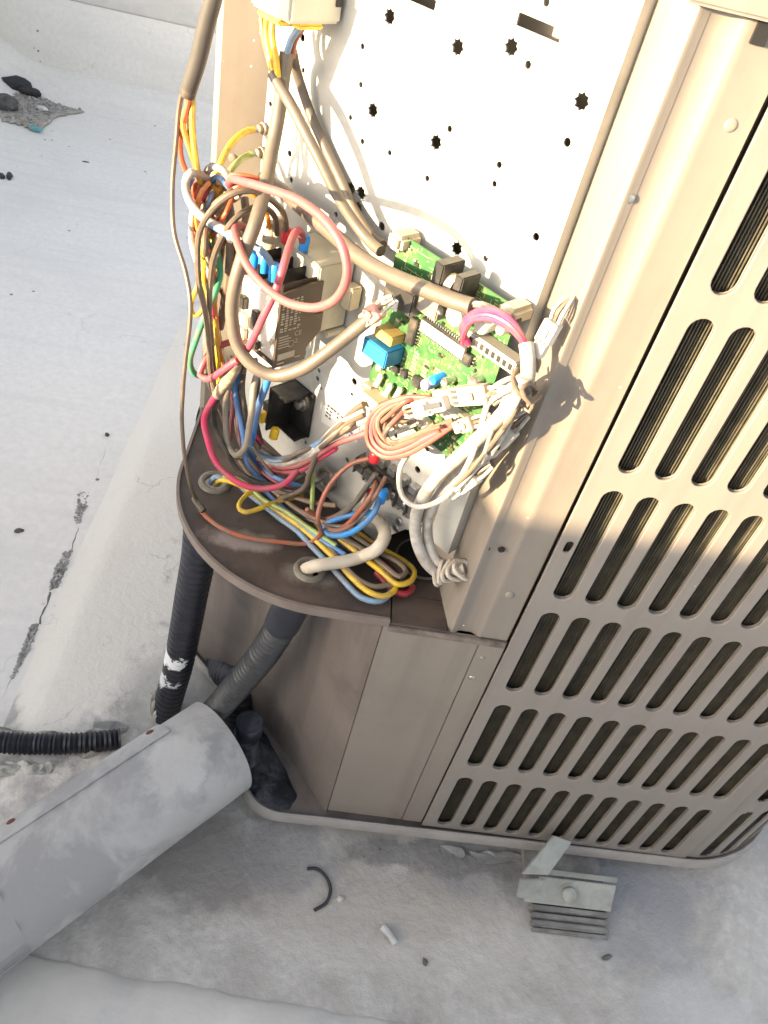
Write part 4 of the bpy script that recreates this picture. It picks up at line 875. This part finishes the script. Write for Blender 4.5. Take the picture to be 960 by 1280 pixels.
pg = plug('wire_plug', (520, 512), (558, 503), .064, .064, .016, m_wht, 'small white plug with a dark window below the taped plug')
(u0, z0), (u1, z1) = uz(526, 511, .0705), uz(549, 506, .0705)
B().prism([P(527, 506, .0706), P(550, 502, .0706), P(551, 509, .0706), P(528, 514, .0706)], N*.0006).obj('dark_window', m_ink, pg)
plug('wire_plug', (594, 594), (564, 616), .05, .05, .017, m_wht, 'bright white plug hanging under the white cables')
plug('wire_plug', (640, 536), (612, 566), .03, .03, .016, m_wht, 'white plug tucked behind the white cables')
plug('wire_plug', (474, 386), (455, 402), .058, .055, .017, mat('pink plug', (.55, .3, .24), .5, var=.2, scale=60), 'dusty pink plug at the end of the tan cable')
plug('wire_plug', (498, 525), (470, 520), .046, .046, .018, m_cream, 'cream plug with salmon wires under the board')
plug('wire_plug', (592, 528), (570, 534), .042, .04, .014, m_cream, 'small cream plug where the salmon loops end')
# -- thin strands nobody can tell apart, by colour
def strands(base, cols, n, jit, label, r=.0024, sd_=1):
    rg = random.Random(sd_)
    for k in range(n):
        ox, oy = rg.uniform(-jit, jit), rg.uniform(-jit, jit)*.5
        pts = []
        for (x, y, w_) in base:
            ox += rg.uniform(-jit, jit)*.55; ox *= .8
            pts.append((x+ox, y+oy+rg.uniform(-4, 4), max(.012, w_+rg.uniform(-.014, .014))))
        cn_, mm = cols[k % len(cols)]
        wire(label % cn_, mm, r*rg.uniform(.85, 1.25), pts)
strands([(266, 228, .09), (256, 248, .105), (250, 275, .112), (253, 310, .112), (258, 345, .108), (263, 385, .102), (268, 430, .1), (274, 475, .092)], (('white', w_wht), ('yellow', w_yel), ('brown', w_brn), ('orange', w_org), ('pale blue', w_pbl), ('dull red', w_mag)), 12, 13, 'thin %s strand lost in the tangle left of the contactor', .003, 3)
strands([(312, 226, .07), (290, 240, .085), (272, 262, .1), (262, 295, .105), (258, 330, .105)], (('red orange', w_ror), ('white', w_wht), ('brown', w_brn)), 6, 10, 'thin %s strand at the top of the tangle', .003, 5)
strands([(300, 448, .08), (296, 480, .082), (302, 515, .082), (310, 550, .078), (326, 582, .07), (352, 606, .06), (382, 612, .045)], (('tan', w_tan), ('blue', w_blu), ('black', w_dk), ('grey brown', w_grb), ('dull pink', w_pink)), 9, 11, 'thin %s strand hanging below the contactor', .003, 11)
strands([(322, 560, .066), (350, 572, .06), (382, 566, .056), (412, 546, .05), (438, 530, .046), (460, 516, .04)], (('white', w_wht), ('tan', w_tan), ('pale blue', w_pbl), ('grey brown', w_grb)), 4, 9, 'thin %s strand sweeping from the bundle to the board', .003, 17)
strands([(612, 498, .05), (632, 486, .056), (652, 484, .055), (644, 510, .055), (622, 548, .054), (596, 582, .054), (566, 612, .05)], (('white', w_wht), ('tan', w_tan)), 5, 9, 'thin %s strand beside the thick white cables', .0026, 23)
strands([(478, 600, .03), (470, 618, .04), (452, 642, .05), (430, 656, .056), (404, 654, .06), (378, 642, .066)], (('mauve', w_mauve), ('dark grey', w_dkg), ('rust', w_rust)), 3, 8, 'thin %s strand from the terminal block to the bundle', .003, 29)
strands([(540, 500, .048), (516, 506, .054), (494, 520, .058), (480, 540, .06), (490, 556, .058), (520, 548, .052), (552, 534, .044)], (('salmon', w_sal), ('tan', w_tan), ('dark grey', w_dkg)), 5, 7, 'thin %s strand among the loops below the board', .0026, 31)
# knotted tie at the foot of the white cables
mt = mat('dirty cord', (.42, .36, .29), .75, var=.25, scale=60, dirt=(.2, .16, .12), dscale=40)
t_ = thing('cable_tie', P(562, 712, .02), 'dirty cord knotted round the white cables at their foot', 'cord')
for k in range(5):
    c = P(546+k*8, 717-k*1.2, .024-k*.002); ax = (P(580, 712, .016)-P(540, 716, .026)).normalized(); x_ = ax.orthogonal().normalized(); y_ = ax.cross(x_)
    rr_ = .0125-.0006*k
    B().tube([c+(x_*math.cos(a)+y_*math.sin(a))*rr_*(1+.12*math.sin(a*3+k))+ax*.004*math.sin(a+k) for a in [2*math.pi*i/22 for i in range(23)]], .0026, 7, False).obj('turn', mt, t_, smooth=True)
wire('stiff cable stub poking through the foot of the post', mt, .0075, [(548, 716, .026), (565, 714, .02), (580, 710, .012)], 'cable_stub', 'cable', seg=10)

# =================================================================== PIPES AND HOSES
m_hose = mat('black rubber hose', (.016, .017, .024), .42, var=.3, scale=30, extra=stains([((-.165, .17, .185), (.03, .05, .022), (.75, .75, .74), 1, .05), ((-.18, .18, .12), (.04, .05, .022), (.7, .7, .68), .9, .1)], .45, 60))
m_hose2 = mat('grey corrugated hose', (.026, .025, .024), .45, var=.2, scale=40, dirt=(.075, .07, .064), dscale=25, dlo=.5, dhi=.75)
def hose(name, pts, r, m, label, rib=0, pitch=.009, step=.0022, cat='hose', seg=20):
    pp = catmull(pts, step); rr = []; d = 0
    for i, p in enumerate(pp):
        if i: d += (p-pp[i-1]).length
        rr.append(r+rib*math.sin(2*math.pi*d/pitch))
    return tag(B().tube(pp, rr, seg).obj(name, m, smooth=True), label, cat, 'hoses beside the duct')
def Y(x, y, yy): return on(x, y, Vector((0, 1, 0)), yy)
hp = [Y(253, 640, .15), Y(249, 690, .15), Y(240, 740, .155), Y(231, 790, .16), Y(222, 835, .165), Y(213, 868, .168), Y(205, 900, .165), Y(200, 925, .15)]
hose('hose', hp, .0235, m_hose, 'black hose with white paint splashes dropping behind the shelf', .00045, .014)
hp2 = [Y(378, 725, .06), Y(366, 752, .065), Y(350, 785, .07), Y(326, 822, .075), Y(298, 855, .085), Y(272, 885, .1), Y(250, 905, .12)]
hose('corrugated_hose', hp2, .0195, m_hose2, 'dark corrugated hose slanting from the shelf into the grey duct', .0024, .0098, .0014)
hp3 = hp2[:3]; pp = [hp2[0], hp2[1], hp2[1].lerp(hp2[2], .85)]
tag(B().tube(catmull(pp, .004), .0238, 20).obj('tape_wrap', m_hose, smooth=True), 'black tape wrapped round the top of the corrugated hose', 'tape')
cp = thing('capped_pipe', G(312, 930, .05), 'short black capped pipe standing in tar beside the duct', 'pipe')
c_ = Y(312, 903, .085)
B()._lathe(Vector((c_.x, c_.y, .045)), Z, [(0, .034), (.012, .025), (.03, .0195), (c_.z-.045-.03, .019)], 20).obj('pipe_body', m_tar, cp, smooth=True)
B()._lathe(Vector((c_.x, c_.y, c_.z-.0295)), Z, [(0, .021), (.002, .0225), (.026, .0225), (.030, .0205), (.0305, .014), (.029, .0135), (.0288, .001)], 22).obj('cap', mat('cap black', (.03, .038, .05), .4, var=.3, scale=40, dirt=(.1, .1, .11), dscale=40), cp, smooth=True)
hp4 = [Y(288, 925, .16), Vector((-.055, .19, .085)), Vector((-.085, .235, .06)), Vector((-.1, .30, .05))]
hose('hose', hp4, .028, m_hose, 'fat black hose in the shade behind the duct mouth', .0008, .012)
hp5 = [G(-90, 925, .0), G(-30, 932, 0), G(30, 936, 0), G(80, 936, 0), G(118, 934, -.002), G(150, 930, -.006)]
hp5 = [p+Z*.016 for p in hp5]
hose('corrugated_hose', hp5, .0165, m_hose, 'black corrugated hose lying on the floor at the left edge', .0016, .0075)
# crumbling plaster around the lying hose
m_plas = mat('crumbling plaster', (.52, .50, .44), .9, var=.25, scale=40, dirt=(.36, .33, .26), dscale=22, bump=.8, bscale=90)
def lump(label, px, rad, h, n=46, zf=0):
    cpx = (sum(p[0] for p in px)/len(px), sum(p[1] for p in px)/len(px))
    c = G(*cpx, zf); loop = catmull([G(*p, zf) for p in px+px[:1]], .005)[:-1]; b = B(); rows = []
    for s_ in (1, .97, .9, .8, .68, .55, .42, .3, .18, .06):
        rows.append([Vector((c.x+(p.x-c.x)*s_*(1+.10*mnoise.noise(p*70)), c.y+(p.y-c.y)*s_*(1+.10*mnoise.noise(p*70)), zf-.004+(0 if s_ == 1 else h*max(.25, .75+.9*mnoise.noise(c.lerp(p, s_)*55)+.6*mnoise.noise(c.lerp(p, s_)*140))))) for p in loop])
    vv = b.strip(rows, True); b.bm.faces.new(vv[-1])
    return tag(b.obj('plaster_lump', m_plas, smooth=True), label, 'plaster', 'lumps of crumbling plaster')
lump('ridge of plaster along the near side of the lying hose', [(-20, 952), (30, 953), (66, 958), (68, 966), (40, 968), (-20, 964)], 0, .010)
lump('broken plaster edge where the lying hose meets the duct', [(96, 922), (118, 916), (140, 918), (132, 936), (118, 946), (100, 948)], 0, .018)
lump('thin plaster ridge along the far side of the lying hose', [(-20, 910), (40, 914), (96, 920), (94, 926), (40, 922), (-20, 918)], 0, .010)
lump('crusty plaster at the foot of the splashed hose', [(188, 880), (204, 868), (214, 888), (204, 902), (190, 902)], 0, .04)

# =================================================================== THE DUCT
m_duct = mat('grey painted duct', (.40, .385, .365), .6, var=.06, scale=12, dirt=(.29, .28, .27), dscale=6, dlo=.45, dhi=.55, bump=.25, bscale=70,
             extra=stains([((-.12, -.02, .17), (.05, .06, .05), (.55, .52, .48), .6, .25)], .35, 14))
DA = Vector((-.062, .062, .099)); DB = Vector((-.62, -.53, .07)); DR = .079
dv = (DB-DA).normalized(); dx = dv.cross(Z).normalized(); dy = dx.cross(dv)        # dx sideways, dy up
if dx.x < 0: dx = -dx
duct = thing('duct', (-.3, -.2, 0), 'grey painted round metal duct lying on the plinth in front of the unit', 'duct')
def dp(s_, a, r=DR): return DA+dv*s_+(dx*math.cos(a)+dy*math.sin(a))*r
b = B(); rows = []; LD = (DB-DA).length
for i in range(41):
    s_ = LD*i/40
    rows.append([dp(s_, 2*math.pi*k/64, DR*(1+.012*mnoise.noise(Vector((s_*9, math.cos(2*math.pi*k/64)*1.5, math.sin(2*math.pi*k/64)*1.5))))) for k in range(64)])
b.strip(rows, True)
rows2 = [[dp(s_, 2*math.pi*k/64, DR-.004) for k in range(64)] for s_ in (.0, LD)]
b.strip(rows2, True); b.strip([rows[0], rows2[0]], True)
bmesh.ops.remove_doubles(b.bm, verts=b.bm.verts, dist=.0003)
b.obj('duct_shell', m_duct, duct, smooth=True)
# overlapping flap along the seam, far upper side
def flap(a0, a1, s0, s1, r, nm, t=.0025):
    b = B(); out = []; 
    A_ = fl(10, a0, a1); S_ = fl(20, s0, s1)
    top = [[dp(s_, R(a), r+t) for a in A_] for s_ in S_]; bot = [[dp(s_, R(a), r-.001) for a in A_] for s_ in S_]
    b.strip(top); b.strip(bot); b.strip([top[0], bot[0]]); b.strip([top[-1], bot[-1]]); b.strip([[r_[0] for r_ in top], [r_[0] for r_ in bot]]); b.strip([[r_[-1] for r_ in top], [r_[-1] for r_ in bot]])
    bmesh.ops.remove_doubles(b.bm, verts=b.bm.verts, dist=.0002)
    return b.obj(nm, m_duct, duct, smooth=True)
fpz = flap(114, 168, .068, LD-.02, DR+.0002, 'seam_flap')
flap(0, 359.9, .352, LD-.001, DR+.0006, 'joint_sleeve', .003)
m_rust = mat('rusty screw', (.12, .04, .022), .7, var=.4, scale=120)
for s_, a in ((.087, 135), (.298, 136)):
    p = dp(s_, R(a), DR+.0026); d = (p-(DA+dv*s_)).normalized()
    B()._lathe(p-d*.001, d, [(0, .0062), (.002, .0058), (.0032, .004), (.0036, .002), (.003, .0005)], 14).obj('screw', m_rust, fpz, smooth=True)

# =================================================================== HOLD-DOWN CLIP AND PAD
m_gmet = mat('grey green painted steel', (.31, .31, .275), .5, var=.1, scale=40, dirt=(.22, .215, .19), dscale=26, dlo=.45, dhi=.7, bump=.15)
m_pad = mat('ribbed rubber pad', (.19, .18, .165), .75, var=.2, scale=40, dirt=(.3, .29, .27), dscale=26, dlo=.45, dhi=.7, bump=.4)
ck = thing('hold_down_clip', (.51, -.07, 0), 'grey steel clip with a bolt holding the unit down on a ribbed pad', 'clip')
B().box(.452, .582, -.075, .02, .0, .018).obj('pad', m_pad, ck, bevel=.002)
for k in range(5):
    y0 = -.126+k*.0095; z1 = .006+k*.0052
    B().box(.457-.002*(k % 2), .581+.001*(k % 2), y0, y0+.0062, .0005, z1).obj('rib', m_pad if k else m_pad, ck, bevel=.0012)
B().box(.460, .578, -.118, -.078, .0004, .005).obj('pad_web', m_pad, ck)
def slab(q, t, nm, m, par, bev=.001):
    q = [Vector(p) for p in q]; n = (q[1]-q[0]).cross(q[3]-q[0]).normalized()*t; B().prism(q, n).obj(nm, m, par, bevel=bev)
slab([(.440, -.088, .020), (.584, -.088, .020), (.588, -.058, .048), (.462, -.058, .048)], .004, 'face_plate', m_gmet, ck)
slab([(.462, -.056, .049), (.590, -.056, .049), (.592, -.048, .050), (.464, -.048, .050)], .003, 'face_lip', m_gmet, ck)
slab([(.437, -.090, .018), (.4395, -.060, .046), (.4665, -.020, .112), (.462, -.052, .068)], .005, 'hook_side', m_gmet, ck) if False else None
q_ = [F(650, 1092, .078), F(683, 1093, .070), F(713, 1052, .020), F(690, 1044, .020)]
slab(q_, .005, 'hook_strap', m_gmet, ck)
slab([F(645, 1119, .092), F(659, 1122, .090), q_[1]+Vector((0, -.004, -.004)), q_[0]+Vector((0, -.004, -.004))], .004, 'hook_front', m_gmet, ck)
slab([q_[1]+Vector((.002, 0, -.006)), q_[1]+Vector((.002, .03, -.012)), q_[2]+Vector((.002, .01, -.03)), q_[2]+Vector((.002, 0, -.005))], .003, 'hook_flange', m_gmet, ck)
nb = Vector((0, -.68, .73)).normalized()
B()._lathe(Vector((.511, -.0755, .0355)), nb, [(0, .0165), (.002, .0165), (.0025, .0125), (.008, .012), (.0095, .0095), (.0098, .001)], 20).obj('bolt', m_gmet, ck, smooth=True)
m_scr = mat('dark scrap wire', (.03, .03, .035), .6)
tag(B().tube(catmull([G(x, y, .003) for x, y in ((384, 1086), (396, 1086), (408, 1097), (413, 1112), (408, 1128), (393, 1138))], .003), .0026, 8).obj('wire_scrap', m_scr, smooth=True), 'curled scrap of dark wire on the plinth in front of the unit', 'wire')
tag(B().tube(catmull([G(x, y, .005) for x, y in ((478, 1158), (486, 1167), (494, 1180))], .003), [.004, .0055, .0055, .006, .007, .0062, .004][:len(catmull([G(x, y, .005) for x, y in ((478, 1158), (486, 1167), (494, 1180))], .003))] if False else .0055, 9).obj('plastic_stub', mat('pale stub', (.5, .49, .47), .6, var=.2, scale=60), smooth=True), 'pale plastic stub lying on the plinth right of the curled wire', 'scrap')
scrap((531, 1203), .0, .006, mat('dark stone', 0), 'dark crumb on the plinth below the pale stub', (1, .6, .5))
scrap((758, 1197), .0, .008, mat('dark stone', 0), 'dark crumb on the plinth below the hold-down clip', (1, .5, .4), ang=.3)
scrap((425, 1124), .0, .006, m_plas, 'pale crumb beside the curled wire', (1, .8, .5))
# flakes of loose coating along the foot of the unit
m_flake = mat('loose coating', (.5, .49, .46), .8, var=.15, scale=30, dirt=(.3, .29, .27), dscale=30, bump=.5)
def flake(px, label, h=.006):
    pts = [G(x, y, .0) for x, y in px]; c = sum(pts, Vector())/len(pts)
    loop = catmull(pts+pts[:1], .004)[:-1]; b = B(); rows = []
    for s_, hh in ((1, 1), (.9, .9), (.5, .45), (.1, .2)):
        rows.append([Vector((c.x+(p.x-c.x)*s_*(1+.14*mnoise.noise(p*90)), c.y+(p.y-c.y)*s_*(1+.14*mnoise.noise(p*90)), .0016+h*hh*max(.1, .6+mnoise.noise(p*45)))) for p in loop])
    vv = b.strip(rows, True); b.bm.faces.new(vv[-1]); bmesh.ops.solidify(b.bm, geom=b.bm.faces[:], thickness=.0012)
    return tag(b.obj('paint_flake', m_flake, smooth=True), label, 'paint flake', 'flakes of loose coating')
flake([(585, 1066), (612, 1066), (640, 1066), (652, 1072), (632, 1080), (600, 1080)], 'flake of loose coating at the foot of the slotted panel, left of the clip')
flake([(548, 1058), (575, 1062), (580, 1072), (556, 1074)], 'smallest flake of loose coating at the foot of the slotted panel')
flake([(118, 905), (150, 904), (160, 912), (138, 922), (116, 920)], 'flake of loose coating behind the duct flap')
